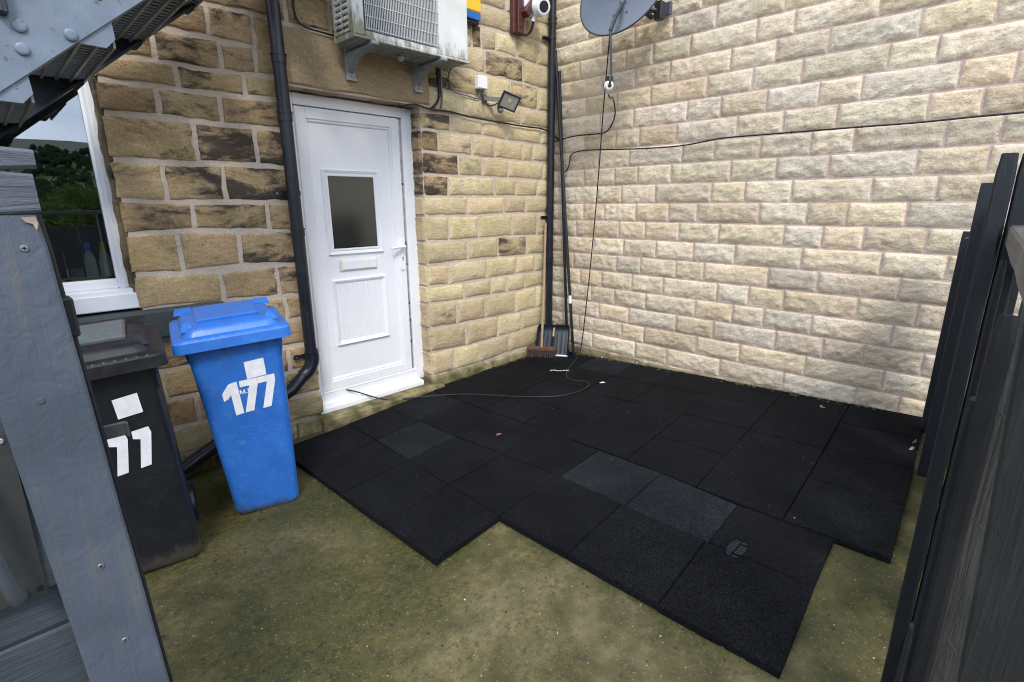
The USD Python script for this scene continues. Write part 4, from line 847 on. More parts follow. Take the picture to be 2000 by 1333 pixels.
fx2 = fx * math.cos(-.32) + fy * math.sin(-.32); fy2 = np.cross(fn, fx2); fc = np.array([-.748, -.165, 2.290])
body = hull([(a * .078, b * .064, 0.0) for a in (-1, 1) for b in (-1, 1)] + [(a * .080, b * .066, -.012) for a in (-1, 1) for b in (-1, 1)] + [(a * .05, b * .042, -.045) for a in (-1, 1) for b in (-1, 1)])
obj('housing', cat([to_frame(body, fc, fx2, fy2, fn)] + [to_frame(cbox(a - .0025, a + .0025, -.045, .045, -.058, -.02, .001), fc, fx2, fy2, fn) for a in np.linspace(-.045, .045, 7)]), MATS['lamp_housing'], fl)
obj('bezel', to_frame(cat([cbox(-.080, .080, .052, .066, -.002, .006, .002), cbox(-.080, .080, -.066, -.052, -.002, .006, .002), cbox(-.080, -.066, -.052, .052, -.002, .006, .002), cbox(.066, .080, -.052, .052, -.002, .006, .002)]), fc, fx2, fy2, fn), MATS['dark_metal'], fl)
obj('glass', to_frame(cbox(-.066, .066, -.052, .052, 0, .0025, 0), fc, fx2, fy2, fn), MATS['lamp_glass'], fl)
obj('emitter', to_frame(cbox(-.016, .012, -.002, .020, .0026, .004, .0005), fc, fx2, fy2, fn), MATS['lens_yellow'], fl)
sb = fc - fy2 * .092 * (1 if fy2[2] > 0 else -1) - fx2 * .035 - fn * .01
se = trimesh.creation.icosphere(2, .026); se.apply_translation(sb)
obj('sensor', cat([hull(np.vstack([(se.vertices - sb) * [1.0, 1.0, .9] + sb, (se.vertices - sb) * .6 + sb + np.array([.01, .03, .03])]))]), MATS['lamp_housing'], fl, smooth=50)

# ------------------------------------------------------------------ cables
def cable(name, pts, r, label, mat='black_rubber_cable', n=60, clips=(), group='cables on the walls'):
    t = thing(name, label, 'cable'); P = spline(pts, n); obj('flex', tube(P, r, 8), MATS[mat], t, smooth=True)
    for i in clips: obj('clip', trimesh.creation.box((.008, .008, .016), transform=trimesh.transformations.translation_matrix(P[int(i * (n - 1))])), MATS['black_plastic'], t)
    return t
cable('wall_cable', [(-1.70, .02, 2.172), (-1.63, -.018, 2.180), (-1.575, -.026, 2.188), (-1.503, -.028, 2.178), (-1.40, -.024, 2.172), (-1.292, -.026, 2.176), (-1.114, -.026, 2.163), (-.906, -.028, 2.154), (-.629, -.027, 2.149), (-.371, -.027, 2.147), (-.13, -.025, 2.140), (-.03, -.03, 2.10), (-.03, -.15, 2.058)], .0068, 'black cable clipped across the sandstone below the floodlight', clips=(.25, .42, .58, .75))
cable('wall_cable', [(-1.35, -.02, 2.50), (-1.356, -.022, 2.40), (-1.352, -.022, 2.28), (-1.385, -.023, 2.215), (-1.43, -.024, 2.180)], .010, 'black cable dropping from under the air conditioner to the lintel end', n=30)
cable('wall_cable', [(-1.325, -.02, 2.50), (-1.330, -.022, 2.38), (-1.328, -.022, 2.26), (-1.345, -.024, 2.19)], .008, 'brown cable dropping beside the black one from the air conditioner', mat='grey_cable', n=24)
cable('wall_cable', [(-1.27, -.10, 2.47), (-1.262, -.03, 2.42), (-1.235, -.022, 2.345), (-1.19, -.022, 2.318), (-1.07, -.022, 2.312), (-.975, -.024, 2.306), (-.957, -.036, 2.352)], .0055, 'thin grey cable from the air conditioner to the junction box', mat='grey_cable', n=40)
cable('wall_cable', [(-.927, -.04, 2.356), (-.930, -.05, 2.31), (-.905, -.065, 2.262), (-.85, -.08, 2.262), (-.80, -.10, 2.290)], .006, 'short black flex looping from the junction box to the floodlight', n=30)
cable('wall_cable', [(-2.40, -.02, 2.95), (-2.412, -.02, 2.66), (-2.410, -.022, 2.585), (-2.385, -.024, 2.540), (-2.28, -.026, 2.522), (-2.12, -.024, 2.515), (-1.9, -.02, 2.51)], .006, 'thin black cable along the top edge of the lintel', n=40)
cable('wall_cable', [(-.04, -.02, 2.04), (-.045, -.157, 2.061), (-.046, -.334, 2.074), (-.046, -.56, 2.070), (-.046, -.640, 2.082), (-.046, -.688, 2.13), (-.046, -.716, 2.20), (-.10, -.745, 2.27), (-.40, -.92, 2.265), (-.74, -1.13, 2.21)], .006, 'black aerial cable from the dish arm curving to the corner', n=60, clips=(.13, .3))
cable('wall_cable', [(-.045, -.16, 1.765), (-.046, -.205, 1.778), (-.046, -.238, 1.83), (-.046, -.256, 1.905), (-.046, -.30, 1.934), (-.046, -.72, 1.930), (-.046, -1.20, 1.912), (-.046, -1.415, 1.918), (-.046, -1.611, 1.938), (-.046, -1.832, 1.941), (-.046, -2.164, 1.937), (-.046, -2.565, 1.932), (-.046, -2.815, 1.929), (-.046, -3.04, 1.932), (-.046, -3.6, 1.930), (-.046, -5.5, 1.94)], .0055, 'long black cable running level across the block wall', n=140, clips=(.24, .36, .5, .58))
hc = thing('hanging_cable', 'thin black cable hanging past the dish and trailing over the tiles to the door', 'cable')
z_ = lambda x, y, d=.006: paving_z(x, y) + d
obj('flex', tube(spline([(-.36, -.87, 3.25), (-.30, -.82, 2.90), (-.20, -.71, 2.30), (-.15, -.65, 1.80), (-.11, -.57, 1.0), (-.10, -.50, .30), (-.11, -.475, .10), (-.17, -.49, z_(-.17, -.49)), (-.324, -.565, z_(-.324, -.565)), (-.56, -.68, z_(-.56, -.68)), (-.70, -.80, z_(-.7, -.8)), (-.725, -.90, z_(-.725, -.9)), (-.69, -.975, z_(-.69, -.975)), (-.735, -1.045, z_(-.735, -1.045)), (-.86, -1.078, z_(-.86, -1.078)), (-1.057, -1.03, z_(-1.057, -1.03)), (-1.298, -.725, z_(-1.298, -.725)), (-1.508, -.355, z_(-1.508, -.355)), (-1.72, -.15, z_(-1.72, -.15)), (-1.90, -.07, .005), (-2.04, -.012, .034), (-2.13, .045, .078), (-2.19, .078, .108), (-2.235, .10, .126), (-2.25, .125, .125)], 220), .0050, 8), MATS['black_rubber_cable'], hc, smooth=True)

# ------------------------------------------------------------------ satellite dish
sd = thing('satellite_dish', 'grey satellite dish high on the block wall with white receiver', 'satellite dish')
dc = np.array([-.40, -1.005, 2.945]); dn_ = np.array([-.93, -.06, .36]); dn_ /= np.linalg.norm(dn_)
dx_ = np.cross(dn_, [0, 0, 1.0]); dx_ /= np.linalg.norm(dx_); dy_ = np.cross(dx_, dn_); dy_ = dy_ if dy_[2] > 0 else -dy_
def dish_mesh(R, depth, th):
    rr = np.linspace(0, 1, 12); n = 56; V = []; F = []
    for side in (0, 1):
        for r_ in rr:
            a = np.arange(n) / n * 2 * np.pi; V.append(np.c_[R * r_ * np.cos(a), R * 1.0 * r_ * np.sin(a), np.full(n, depth * r_ * r_ - (th if side else 0))])
    V = np.vstack(V); k = len(rr)
    for side in (0, 1):
        for i in range(k - 1):
            for j in range(n):
                q = [side * k * n + i * n + j, side * k * n + i * n + (j + 1) % n, side * k * n + (i + 1) * n + (j + 1) % n, side * k * n + (i + 1) * n + j]
                q = q[::-1] if side == 0 else q
                F += [(q[0], q[1], q[2]), (q[0], q[2], q[3])]
    for j in range(n):
        a_, b_ = (k - 1) * n + j, (k - 1) * n + (j + 1) % n; c_, d_ = a_ + k * n, b_ + k * n; F += [(a_, c_, d_), (a_, d_, b_)]
    m = trimesh.Trimesh(V, F, process=False); m.fix_normals(); return m
obj('reflector', to_frame(dish_mesh(.345, .052, .006), dc, dx_, dy_, dn_), MATS['dish_grey'], sd, smooth=40)
tr = trimesh.creation.torus(.345, .006, major_sections=60, minor_sections=8); obj('rim', to_frame(tr, dc + dn_ * .050, dx_, dy_, dn_), MATS['dark_metal'], sd, smooth=True)
lnb = np.array([-.80, -1.172, 2.255])
# the receiver hangs below the dish on the line of the arm
a0 = dc + dn_ * .012 - dy_ * .10; a1 = dc - dy_ * .335 + dn_ * .075
obj('arm', cat([tube([a0, (a0 + a1) / 2 + dn_ * .01, a1], .013, 8), tube([a1, lnb + np.array([.02, 0, .06])], .0085, 8), tube([a0, a0 + dy_ * .03 + dx_ * .022], .005, 6), tube([a0, a0 + dy_ * .03 - dx_ * .022], .005, 6)]), MATS['dark_metal'], sd)
for a, b in ((-.045, .06), (.055, .06), (-.055, -.17), (.045, -.17)): obj('bolt', disc(dc + dx_ * a + dy_ * b + dn_ * (.052 * (a * a + b * b) / .119 + .0005), dn_, .008, .004, 8), MATS['dark_metal'], sd)
ln_ = (dc - lnb) * np.array([1, 1, .6]); ln_ = np.array([-.55, -.70, -.25]); ln_ /= np.linalg.norm(ln_)
obj('receiver', cat([disc(lnb - ln_ * .02, -ln_, .024, .05, 16, .004), cbox(lnb[0] - .012, lnb[0] + .030, lnb[1] - .014, lnb[1] + .022, lnb[2] - .01, lnb[2] + .062, .006)]), MATS['dark_metal'], sd, smooth=40)
obj('receiver_cap', disc(lnb - ln_ * .02, ln_, .031, .026, 20, .008), MATS['lnb_white'], sd, smooth=40)
obj('mount', cat([tube([dc - dn_ * .02, dc - dn_ * .10 + np.array([.02, 0, 0]), (-.06, -1.02, 2.86)], .02, 10), cbox(-.17, -.11, -1.16, -1.10, 2.80, 2.92, .004), tube([(-.14, -1.13, 2.86), (-.25, -1.02, 2.87)], .018, 8)]), MATS['dark_metal'], sd)
obj('wall_plate', cbox(-.06, -.028, -1.175, -1.095, 2.845, 2.935, .006), MATS['dish_grey'], sd)

# ------------------------------------------------------------------ poles, broom and shovel in the corner
for k, (a, b, lab) in enumerate((((-.122, -.407, .05), (-.070, -.072, 2.80), 'tall black pole leaning in the corner, the one with a white label'), ((-.083, -.299, .045), (-.040, -.098, 2.63), 'shorter black pole leaning in the corner behind the labelled one'))):
    po = thing('pole', lab, 'pole', group='black poles leaning in the corner'); a, b = np.array(a), np.array(b)
    obj('tube', tube([a, (a + b) / 2 + np.array([.006, .004, 0]), b], .0145, 12), MATS['black_plastic'], po, smooth=50); obj('end_cap', tube([b - (b - a) * .004, b + (b - a) * .002], .0155, 12), MATS['black_plastic'], po)
    obj('foot', tube([a, a + (b - a) * .02], .017, 12), MATS['black_plastic'], po)
    if k == 0:
        q = a + (b - a) * .185; u = (b - a) / np.linalg.norm(b - a); obj('label', tube([q, q + u * .075], .0152, 12, cap=False), MATS['sticker_white'], po, smooth=True)
bm = thing('broom', 'wooden yard broom with brown bristles standing in the corner', 'broom')
h0, h1 = np.array([-.377, -.030, .105]), np.array([-.249, -.290, .115]); hu = (h1 - h0) / np.linalg.norm(h1 - h0); hn = np.cross(hu, [0, 0, 1.0]); hn /= np.linalg.norm(hn); hm = (h0 + h1) / 2; L_ = np.linalg.norm(h1 - h0)
obj('stick', tube([hm + [0, 0, .01], hm * .5 + np.array([-.146, -.045, 1.306]) * .5 + [.006, 0, 0], (-.146, -.045, 1.306)], .0125, 10), MATS['broom_wood'], bm, smooth=50)
obj('head', to_frame(cbox(-L_ / 2, L_ / 2, -.030, .030, -.022, .022, .008), hm, hu, hn, np.cross(hu, hn) * (1 if np.cross(hu, hn)[2] > 0 else -1)), MATS['broom_head_wood'], bm)
brs = []
for i in range(30):
    for j in range(5):
        p = hm + hu * ((i + .5) / 30 - .5) * L_ * .97 + hn * ((j + .5) / 5 - .5) * .052 + np.array([0, 0, -.02]); sp_ = hu * rnd.uniform(-.012, .012) + hn * ((j - 2) * .006 + rnd.uniform(-.006, .006))
        brs.append(tube([p, p + sp_ * .4 - [0, 0, .03], p + sp_ - [0, 0, .058 + rnd.uniform(0, .008)]], [.0042, .0045, .0035], 5))
obj('bristles', cat(brs), MATS['bristle'], bm)
sh = thing('snow_shovel', 'black plastic snow shovel with a metal edge behind the broom', 'shovel')
B1, B2, T1, T2 = (np.array(q) for q in ((-.335, -.105, .040), (-.180, -.385, .050), (-.262, -.070, .335), (-.075, -.330, .330)))
nrm = np.cross(B2 - B1, T1 - B1); nrm /= np.linalg.norm(nrm); nrm = nrm if nrm[0] < 0 else -nrm
def blade_pt(s, t, h): return (B1 * (1 - s) + B2 * s) * (1 - t) + (T1 * (1 - s) + T2 * s) * t + nrm * h
ns, nt = 33, 13; V = []
for side in (0, 1):
    for i in range(ns):
        for j in range(nt):
            s, t = i / (ns - 1), j / (nt - 1)
            es = max(0, abs(s - .5) * 2 - .86) / .14; et = max(0, t - .82) / .18; rim = min(1, math.hypot(es, et)) ** 2 * .035
            rib = .004 * max(0, math.cos((s - .5) * 2 * math.pi * 7)) * (1 if .08 < s < .92 and t < .75 else 0) + .012 * math.exp(-((s - .5) / .035) ** 2)
            cs, ct = s, t
            if t > .82: cs = .5 + (s - .5) * (1 - .10 * ((t - .82) / .18) ** 2)
            V.append(blade_pt(cs, ct, rim + rib - (.004 if side else 0)))
F = []
for i in range(ns - 1):
    for j in range(nt - 1):
        a_ = i * nt + j; F += [(a_, a_ + nt, a_ + nt + 1), (a_, a_ + nt + 1, a_ + 1)]; o = ns * nt; F += [(o + a_, o + a_ + nt + 1, o + a_ + nt), (o + a_, o + a_ + 1, o + a_ + nt + 1)]
lp_ = [i * nt for i in range(ns)] + [(ns - 1) * nt + j for j in range(1, nt)] + [i * nt + nt - 1 for i in range(ns - 2, -1, -1)] + [j for j in range(nt - 2, 0, -1)]
for a_, b_ in zip(lp_, lp_[1:] + lp_[:1]): F += [(a_, b_, b_ + ns * nt), (a_, b_ + ns * nt, a_ + ns * nt)]
bl = trimesh.Trimesh(np.array(V), F, process=False); bl.fix_normals(); obj('blade', bl, MATS['shovel_plastic'], sh, smooth=40)
obj('metal_edge', hull([blade_pt(s, t, h) for s in (.0, 1.0) for t in (-.012, .035) for h in (.003, .0075)]), MATS['aluminium'], sh)
obj('handle_stub', tube([blade_pt(.5, .62, .014), blade_pt(.5, .8, .010), blade_pt(.5, 1.06, .004)], .011, 10), MATS['broom_wood'], sh, smooth=50)

# ------------------------------------------------------------------ wheelie bins
ONE = [(0.017, 0.697), (0.034, 0.722), (0.047, 0.741), (0.060, 0.746), (0.083, 0.750), (0.097, 0.583), (0.062, 0.577), (0.053, 0.686), (0.040, 0.668), (0.021, 0.658)]
SEV = [(0.093, 0.750), (0.169, 0.757), (0.171, 0.727), (0.141, 0.588), (0.103, 0.584), (0.134, 0.722), (0.094, 0.718)]
SEV2 = [(a + .0775, b + .0065) for a, b in SEV]
def wheelie_bin(label, origin, u, lean, mats, stickers, square, mb, flap_art):
    body_m, lid_m, flap_m = mats
    t = thing('wheelie_bin', label, 'wheelie bin', group='wheelie bins under the window')
    u = np.array(u, float); u /= np.linalg.norm(u); n = np.array([u[1], -u[0], 0.0]); b = np.array(origin, float)   # n points to the front
    Hh = 0.925; slope = 0.10
    def P(uu, nn, w): return b + u * uu + n * nn + np.array([0, 0, w])
    def ring(x0, x1, n0, n1, r, w, nn=5): return np.array([P(p[0], p[1], p[2]) for p in ringpts(x0, x1, n0, n1, r, w, nn)])
    lv = []
    for w, e in ((0.0, .016), (.012, .004), (.04, .0), (.3, 0), (.6, 0), (.84, 0)):
        f = w / Hh; lv.append(ring(0 + (lean - .096) * f + e, .302 + (lean - .007) * f - e, -.40 - .09 * f + e, slope * f - e, .035, w))
    for w, e in ((.84, .001), (.888, .008), (.941, .012)):
        f = w / Hh; lv.append(ring(0 + (lean - .096) * f - e, .302 + (lean - .007) * f + e, -.40 - .09 * f - e, slope * f + e * .3, .04, w))
    m = loft(lv); m.fix_normals()
    obj('body', m, MATS[body_m], t, smooth=35)
    ribs = []
    for uu in ((.06, .205) if mb else ()):   # moulded ribs below the rim
        q = [P(uu + lean * .9 - .004, slope * .84 + .002, .84), P(uu + lean * .9 + .004, slope * .84 + .002, .84), P(uu + lean * .9 - .003, slope * .91 + .028, .936), P(uu + lean * .9 + .003, slope * .91 + .028, .936), P(uu + lean * .9 - .004, slope * .9 - .005, .936), P(uu + lean * .9 + .004, slope * .9 - .005, .936)]
        ribs.append(hull(q))
    for uu in (-.075, .282):
        ribs.append(hull([P(uu + lean * .9 + a, slope * .85 + c, w) for a in (-.012, .012) for c, w in ((-.06, .83), (-.02, .83), (-.08, .938), (.03, .938))]))
    [obj('rib', q, MATS[body_m], t) for q in ribs]
    def R(pts):   # the lid leans with the bin
        a = -.062; out = []
        cen = np.array([.103, 0, .966])
        for p in pts:
            du, dw = p[0] - cen[0], p[2] - cen[2]; du -= (.034 if du < 0 else .006) * (.15 - p[1]) / .58; out.append(P(cen[0] + du * math.cos(a) + dw * math.sin(a) + lean + .0, p[1], cen[2] - du * math.sin(a) + dw * math.cos(a)))
        return np.array(out)
    x0, x1, n0, n1 = -.141, .342, -.43, .150
    x0, x1 = x0 - .0, x1 - .0
    lid = loft([R(ringpts(x0 + e, x1 - e, n0 + e, n1 - e, r, w)) for w, e, r in ((0.9340, .012, .03), (0.9340, 0, .035), (0.9780, .002, .035), (0.9880, .010, .035), (0.9920, .020, .035), (0.9930, .05, .035))]); lid.fix_normals()
    L = obj('lid', lid, MATS[lid_m], t, smooth=35)
    dome = loft([R(ringpts(x0 + e, x1 - e, n0 + e * .8, n1 - e * 1.15, r, w)) for w, e, r in ((0.9880, .040, .05), (1.0110, .050, .05), (1.0260, .062, .05), (1.0310, .085, .05), (1.0330, .14, .04))]); dome.fix_normals()
    obj('dome', dome, MATS[lid_m], L, smooth=35)
    xc = (x0 + x1) / 2
    fl_ = loft([R(np.array([(xc - a, n1 - .16 - d, w), (xc + a, n1 - .16 - d, w), (xc + a * 0.9760, n0 + .085, w + .004), (xc - a * 0.9760, n0 + .085, w + .004)])) for a, d, w in ((.125, -.005, 1.0280), (.128, -.008, 1.0420), (.120, 0.0, 1.0480))]); fl_.fix_normals()
    obj('flap', fl_, MATS[flap_m], L, smooth=25)
    nubs = []
    for cx in (x0 + .075, x1 - .075):
        nubs.append(hull(R([(cx - .030, n1 - .13, 1.0210), (cx + .030, n1 - .13, 1.0210), (cx - .030, n1 - .075, 1.0140), (cx + .030, n1 - .075, 1.0140), (cx - .012, n1 - .118, 1.0480), (cx + .012, n1 - .118, 1.0480)])))
        nubs.append(hull(R([(cx - .045, n0 + .055, 1.0210), (cx + .045, n0 + .055, 1.0210), (cx - .045, n0 + .095, 1.0210), (cx + .045, n0 + .095, 1.0210), (cx - .035, n0 + .055, 1.0500), (cx + .035, n0 + .055, 1.0500)])))
    [obj('lid_grip', q, MATS[lid_m], L) for q in nubs]
    obj('rim_slots', cat([hull(R([(xx_ - .009, n1 - .004, 0.9800), (xx_ + .009, n1 - .004, 0.9800), (xx_ - .009, n1 - .016, 0.9895), (xx_ + .009, n1 - .016, 0.9895), (xx_, n1 - .01, 0.9885)])) for xx_ in np.linspace(x0 + .06, x1 - .06, 12)]), MATS['dark_metal' if 'black' in body_m else 'bin_blue'], L)
    if flap_art:
        g2 = []
        for k in range(5):
            xx_ = xc - .10 + k * .042; g2.append(hull(R([(xx_, n1 - .24, 1.0485), (xx_ + .026, n1 - .24, 1.0485), (xx_, n1 - .20, 1.0480), (xx_ + .026, n1 - .20, 1.0480), (xx_ + .013, n1 - .22, 1.0495)])))
        obj('flap_print', cat(g2), MATS['flap_green'], L)
    # axle, wheels and the handle at the back
    bc = -.40
    obj('axle', tube([P(-.01, bc + .03, .10), P(.31, bc + .03, .10)], .010, 8), MATS['galvanised'], t)
    for uu in (.005, .292):
        w_ = obj('wheel', cat([to_frame(trimesh.creation.revolve([(.02, -.022), (.09, -.024), (.10, -.016), (.10, .016), (.09, .024), (.02, .022)], sections=28), P(uu, bc + .03, .10 - .004), n, (0, 0, 1), u)]), MATS['black_plastic'], t, smooth=40)
    obj('handle', tube([P(-.05 + lean, -.48, .855), P(-.04 + lean, -.525, .865), P(.27 + lean, -.525, .885), P(.28 + lean, -.48, .875)], .014, 8), MATS[body_m], t)
    # stuck-on numbers
    tip = np.array([0, 0, Hh]) + n * slope; wv = tip / np.linalg.norm(tip); nv = np.cross(u, wv)
    def stick(poly, k): return to_frame(prism(poly, .0007), b - nv * (-.0012 - .0003 * k) if nv @ n > 0 else b + nv * (-.0012 - .0003 * k), u, wv, np.cross(u, wv))
    for k, pl in enumerate(stickers): obj('number_sticker', stick(pl, k % 2), MATS['sticker_white'], t)
    obj('blank_sticker', stick(square, 2), MATS['sticker_white'], t)
    if mb:
        tm = meshkit.text_mesh('M.B', .021, .0006, bold=True); tm.apply_transform(trimesh.transformations.rotation_matrix(.07, (0, 0, 1))); tm.apply_translation((.0895, .683, 0))
        obj('initials', to_frame(tm, b + np.cross(u, wv) * (.0012 if np.cross(u, wv) @ n > 0 else -.0012), u, wv, np.cross(u, wv)), MATS['sticker_white'], t)
    # moulded lines across the front
    lines = []
    for w in (.50, .455, ):
        lines.append(hull([b + u * a + wv * (w + c + (a - .15) * .02) + np.cross(u, wv) * h for a in (.045, .24) for c, h in ((-.004, 0), (.004, 0), (0, .0007))]))
    obj('moulded_line', cat(lines), MATS[body_m], t)
    return t
wheelie_bin('blue wheelie bin with white number stickers', (-3.3194, -.7542, -.058), (.9669, -.2551, 0), -.0, ('bin_blue', 'bin_blue', 'bin_blue'), [ONE, SEV, SEV2], [(.124, .842), (.208, .852), (.213, .765), (.129, .755)], True, False)
ub = np.array([.9854, -.1701, 0]); ob = np.array([-3.531, -.957, -.055]) - ub * .302
sh_ = lambda pts, du, dw, k=1.0: [((a - .093) * k + du, (b - .584) * k + dw) for a, b in pts]
K7 = .302 - .154
BS2 = [(.302 + a, b) for a, b in ((-.160, .688), (-.104, .697), (-.098, .671), (-.118, .525), (-.155, .519), (-.136, .648), (-.160, .655))]
BS1 = [(a - .078, b - .012) for a, b in BS2]
BS0 = [(a - .085, b - .02) for a, b in [(BS1[0][0] + .0, .640), (BS1[0][0] + .03, .672), (BS1[0][0] + .062, .678), (BS1[0][0] + .078, .52), (BS1[0][0] + .042, .515), (BS1[0][0] + .033, .625), (BS1[0][0] + .004, .603)]]
wheelie_bin('black wheelie bin with white number stickers beside the gate', ob, ub, -.040, ('bin_black', 'bin_lid_grey', 'bin_flap_grey'), [BS2, BS1, BS0], [(.302 + a, b) for a, b in ((-.198, .834), (-.117, .848), (-.110, .764), (-.191, .751))], False, True)

# ------------------------------------------------------------------ things on the sill inside the window
bt = thing('spray_bottle', 'clear spray bottle with a blue head on the inner window sill', 'bottle', group='bottles on the inner window sill')
obj('body', to_frame(trimesh.creation.revolve([(0, 0), (.026, 0), (.028, .02), (.026, .10), (.012, .135), (.011, .15), (0, .15)], sections=18), (-3.586, .215, 1.113), (1, 0, 0), (0, 1, 0), (0, 0, 1)), MATS['bottle_clear'], bt, smooth=40)
obj('spray_head', cat([cbox(-3.604, -3.572, .20, .23, 1.262, 1.300, .006), tube([(-3.586, .215, 1.255), (-3.586, .215, 1.285)], .014, 10), cbox(-3.615, -3.600, 0.207, .223, 1.28, 1.296, .003)]), MATS['bottle_blue'], bt)
bt = thing('squeeze_bottle', 'pale bottle with a yellow top on the inner window sill', 'bottle', group='bottles on the inner window sill')
obj('body', to_frame(trimesh.creation.revolve([(0, 0), (.030, 0), (.032, .02), (.030, .08), (.018, .125), (.016, .13), (0, .13)], sections=18), (-3.520, .215, 1.113), (1, 0, 0), (0, 1, 0), (0, 0, 1)), MATS['bottle_clear'], bt, smooth=40)
obj('cap', to_frame(trimesh.creation.revolve([(0, .128), (.018, .128), (.015, .16), (.009, .185), (0, .187)], sections=16), (-3.520, .215, 1.113), (1, 0, 0), (0, 1, 0), (0, 0, 1)), MATS['bottle_yellow'], bt, smooth=40)
mg = thing('tin', 'short grey tin on the inner window sill', 'tin')
obj('can', to_frame(trimesh.creation.revolve([(0, 0), (.030, 0), (.030, .05), (.028, .05), (.027, .006), (0, .006)], sections=20), (-3.652, .215, 1.113), (1, 0, 0), (0, 1, 0), (0, 0, 1)), MATS['tin_grey'], mg, smooth=40)

# ------------------------------------------------------------------ fire-escape stair over the yard
stair = thing('fire_escape_stair', 'grey painted steel fire-escape stair rising across the window', 'stair')
TS = 0.8213
def low(x): return 2.1903 + TS * (x + 3.4115)
def stringer(y0, y1, dz, depth, x0=-6.35, x1=-2.35):
    d = depth / math.cos(math.atan(TS)); a, b = low(x0) + dz, low(x1) + dz
    return prism_xz([(x0, a), (x1, b), (x1, b + d), (x0, a + d)], y0, y1)
obj('stringer', cat([stringer(-1.006, -1.0, 0, .25), stringer(-0.999, -.94, -0.0, .010), stringer(-.999, -.94, .25 / math.cos(math.atan(TS)) - .014, .010)]), MATS['stair_grey'], stair)
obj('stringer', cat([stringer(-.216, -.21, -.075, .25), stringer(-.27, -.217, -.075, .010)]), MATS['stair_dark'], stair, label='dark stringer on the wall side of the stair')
for (x, z) in ((-3.765, 2.033), (-3.770, 1.967), (-3.640, 2.032)):
    obj('bolt', to_frame(trimesh.creation.revolve([(0, 0), (.0195, 0), (.019, .005), (.016, .0088), (.010, .0095), (0, .010)], sections=20), (x, -1.006, z), (1, 0, 0), (0, 0, 1), (0, -1, 0)), MATS['stair_grey'], stair, smooth=60)
obj('rail_foot', cat([cbox(-3.815, -3.785, -1.045, -1.007, 2.055, 2.20, .004), tube([(-3.80, -1.03, 2.06), (-3.80, -1.03, 2.9)], .017, 10)]), MATS['stair_dark'], stair)
obj('hole', disc((-3.545, -1.0062, 2.167), (0, -1, 0), .013, .0006, 14), MATS['oxblood_timber'], stair)
for k in range(-8, 6):
    tx, tz = -3.517 + .25 * k, 2.018 + .2053 * k
    if tz < .15: continue
    y0, y1 = -.985, -.225
    tr_ = obj('tread', cat([cbox(tx - .245, tx - .238, y0, y1, tz, tz + .045, .001), cbox(tx - .008, tx, y0, y1, tz, tz + .035, .001)]), MATS['stair_bar'], stair)
    obj('bearing_bar', cat([cbox(tx - .245 + q * .049 - .0045, tx - .245 + q * .049 + .0045, y0, y1, tz + .0, tz + .034, 0) for q in range(1, 5)]), MATS['stair_bar'], tr_)
    obj('cross_bar', cat([tube([(tx - .243, y, tz + .014), (tx - .003, y, tz + .014)], .0042, 6) for y in np.arange(y0 + .03, y1, .042)]), MATS['stair_mesh'], tr_)
    obj('deck', cbox(tx - .238, tx - .008, y0, y1, tz + .0355, tz + .0385, 0), MATS['stair_deck'], tr_)
    obj('end_plate', prism_xz([(tx - .245, tz + .0), (tx - .03, tz - .006), (tx, tz + .026), (tx - .004, tz + .10), (tx - .245, tz + .10)], -.999, -.991), MATS['stair_grey'], tr_)
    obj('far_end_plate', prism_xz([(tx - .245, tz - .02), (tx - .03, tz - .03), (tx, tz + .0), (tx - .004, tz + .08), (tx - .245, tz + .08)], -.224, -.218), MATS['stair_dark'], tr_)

# ------------------------------------------------------------------ gate in the foreground on the left
gate = thing('timber_gate', 'grey painted timber gate with a steel pull handle and latch', 'gate')
GY = EYE[1] + 1.10; ex, ez = EYE[0], EYE[2]
def lean_x(m, z0=1.0, k=-0.035):     # the gate has dropped a little on its hinges
    m = m.copy(); m.vertices[:, 0] += (m.vertices[:, 2] - z0) * k; return m
def gx_(o): return ex + o * 1.10
SX0, SX1 = gx_(-.0258), gx_(.0759)
stile = rough_board(SX0, SX1, GY, GY + .030, .04, ez - .0135, 'z', .0012, .004, 3)
obj('stile', lean_x(stile), MATS['gate_paint_upright'], gate, smooth=30)
back_ = rough_board(SX1 - .09, SX1 + .008, GY + .031, GY + .075, .04, ez - .014, 'z', .0012, .004, 5); obj('stile_back', lean_x(back_), MATS['fence_slate'], gate, smooth=30)
zt0 = ez + .0075 * 1.10
obj('top_rail', (rough_board(gx_(-1.15), gx_(.0645), GY + .002, GY + .034, ez - .0118, ez + .0505, 'x', .0012, .004, 7, .04)), MATS['gate_paint_level'], gate, smooth=30)
obj('top_rail', (rough_board(gx_(-1.15), gx_(.0705), GY + .004, GY + .036, ez + .053, ez + .086, 'x', .0010, .005, 8, .04)), MATS['gate_paint_level'], gate, smooth=30)
for k, (za, zb, dy) in enumerate(((1.27, 1.47, .04), (1.09, 1.262, .042), (.875, 1.08, .043), (.745, .868, .040), (.585, .726, .044), (.44, .574, .042), (.29, .43, .043), (.14, .28, .041))):
    if k == 4: za, zb = .60, .735
    obj('plank', rough_board(gx_(-1.15), gx_(.045), GY + dy, GY + dy + .022, za, zb, 'x', .0015, .004, 20 + k, .05), MATS['gate_board_level'], gate, smooth=30)
obj('brace_board', rough_board(gx_(-.42), gx_(-.020), GY + .014, GY + .040, .835, 1.18, 'x', .0012, .004, 41, .05), MATS['gate_board_level'], gate, smooth=30)
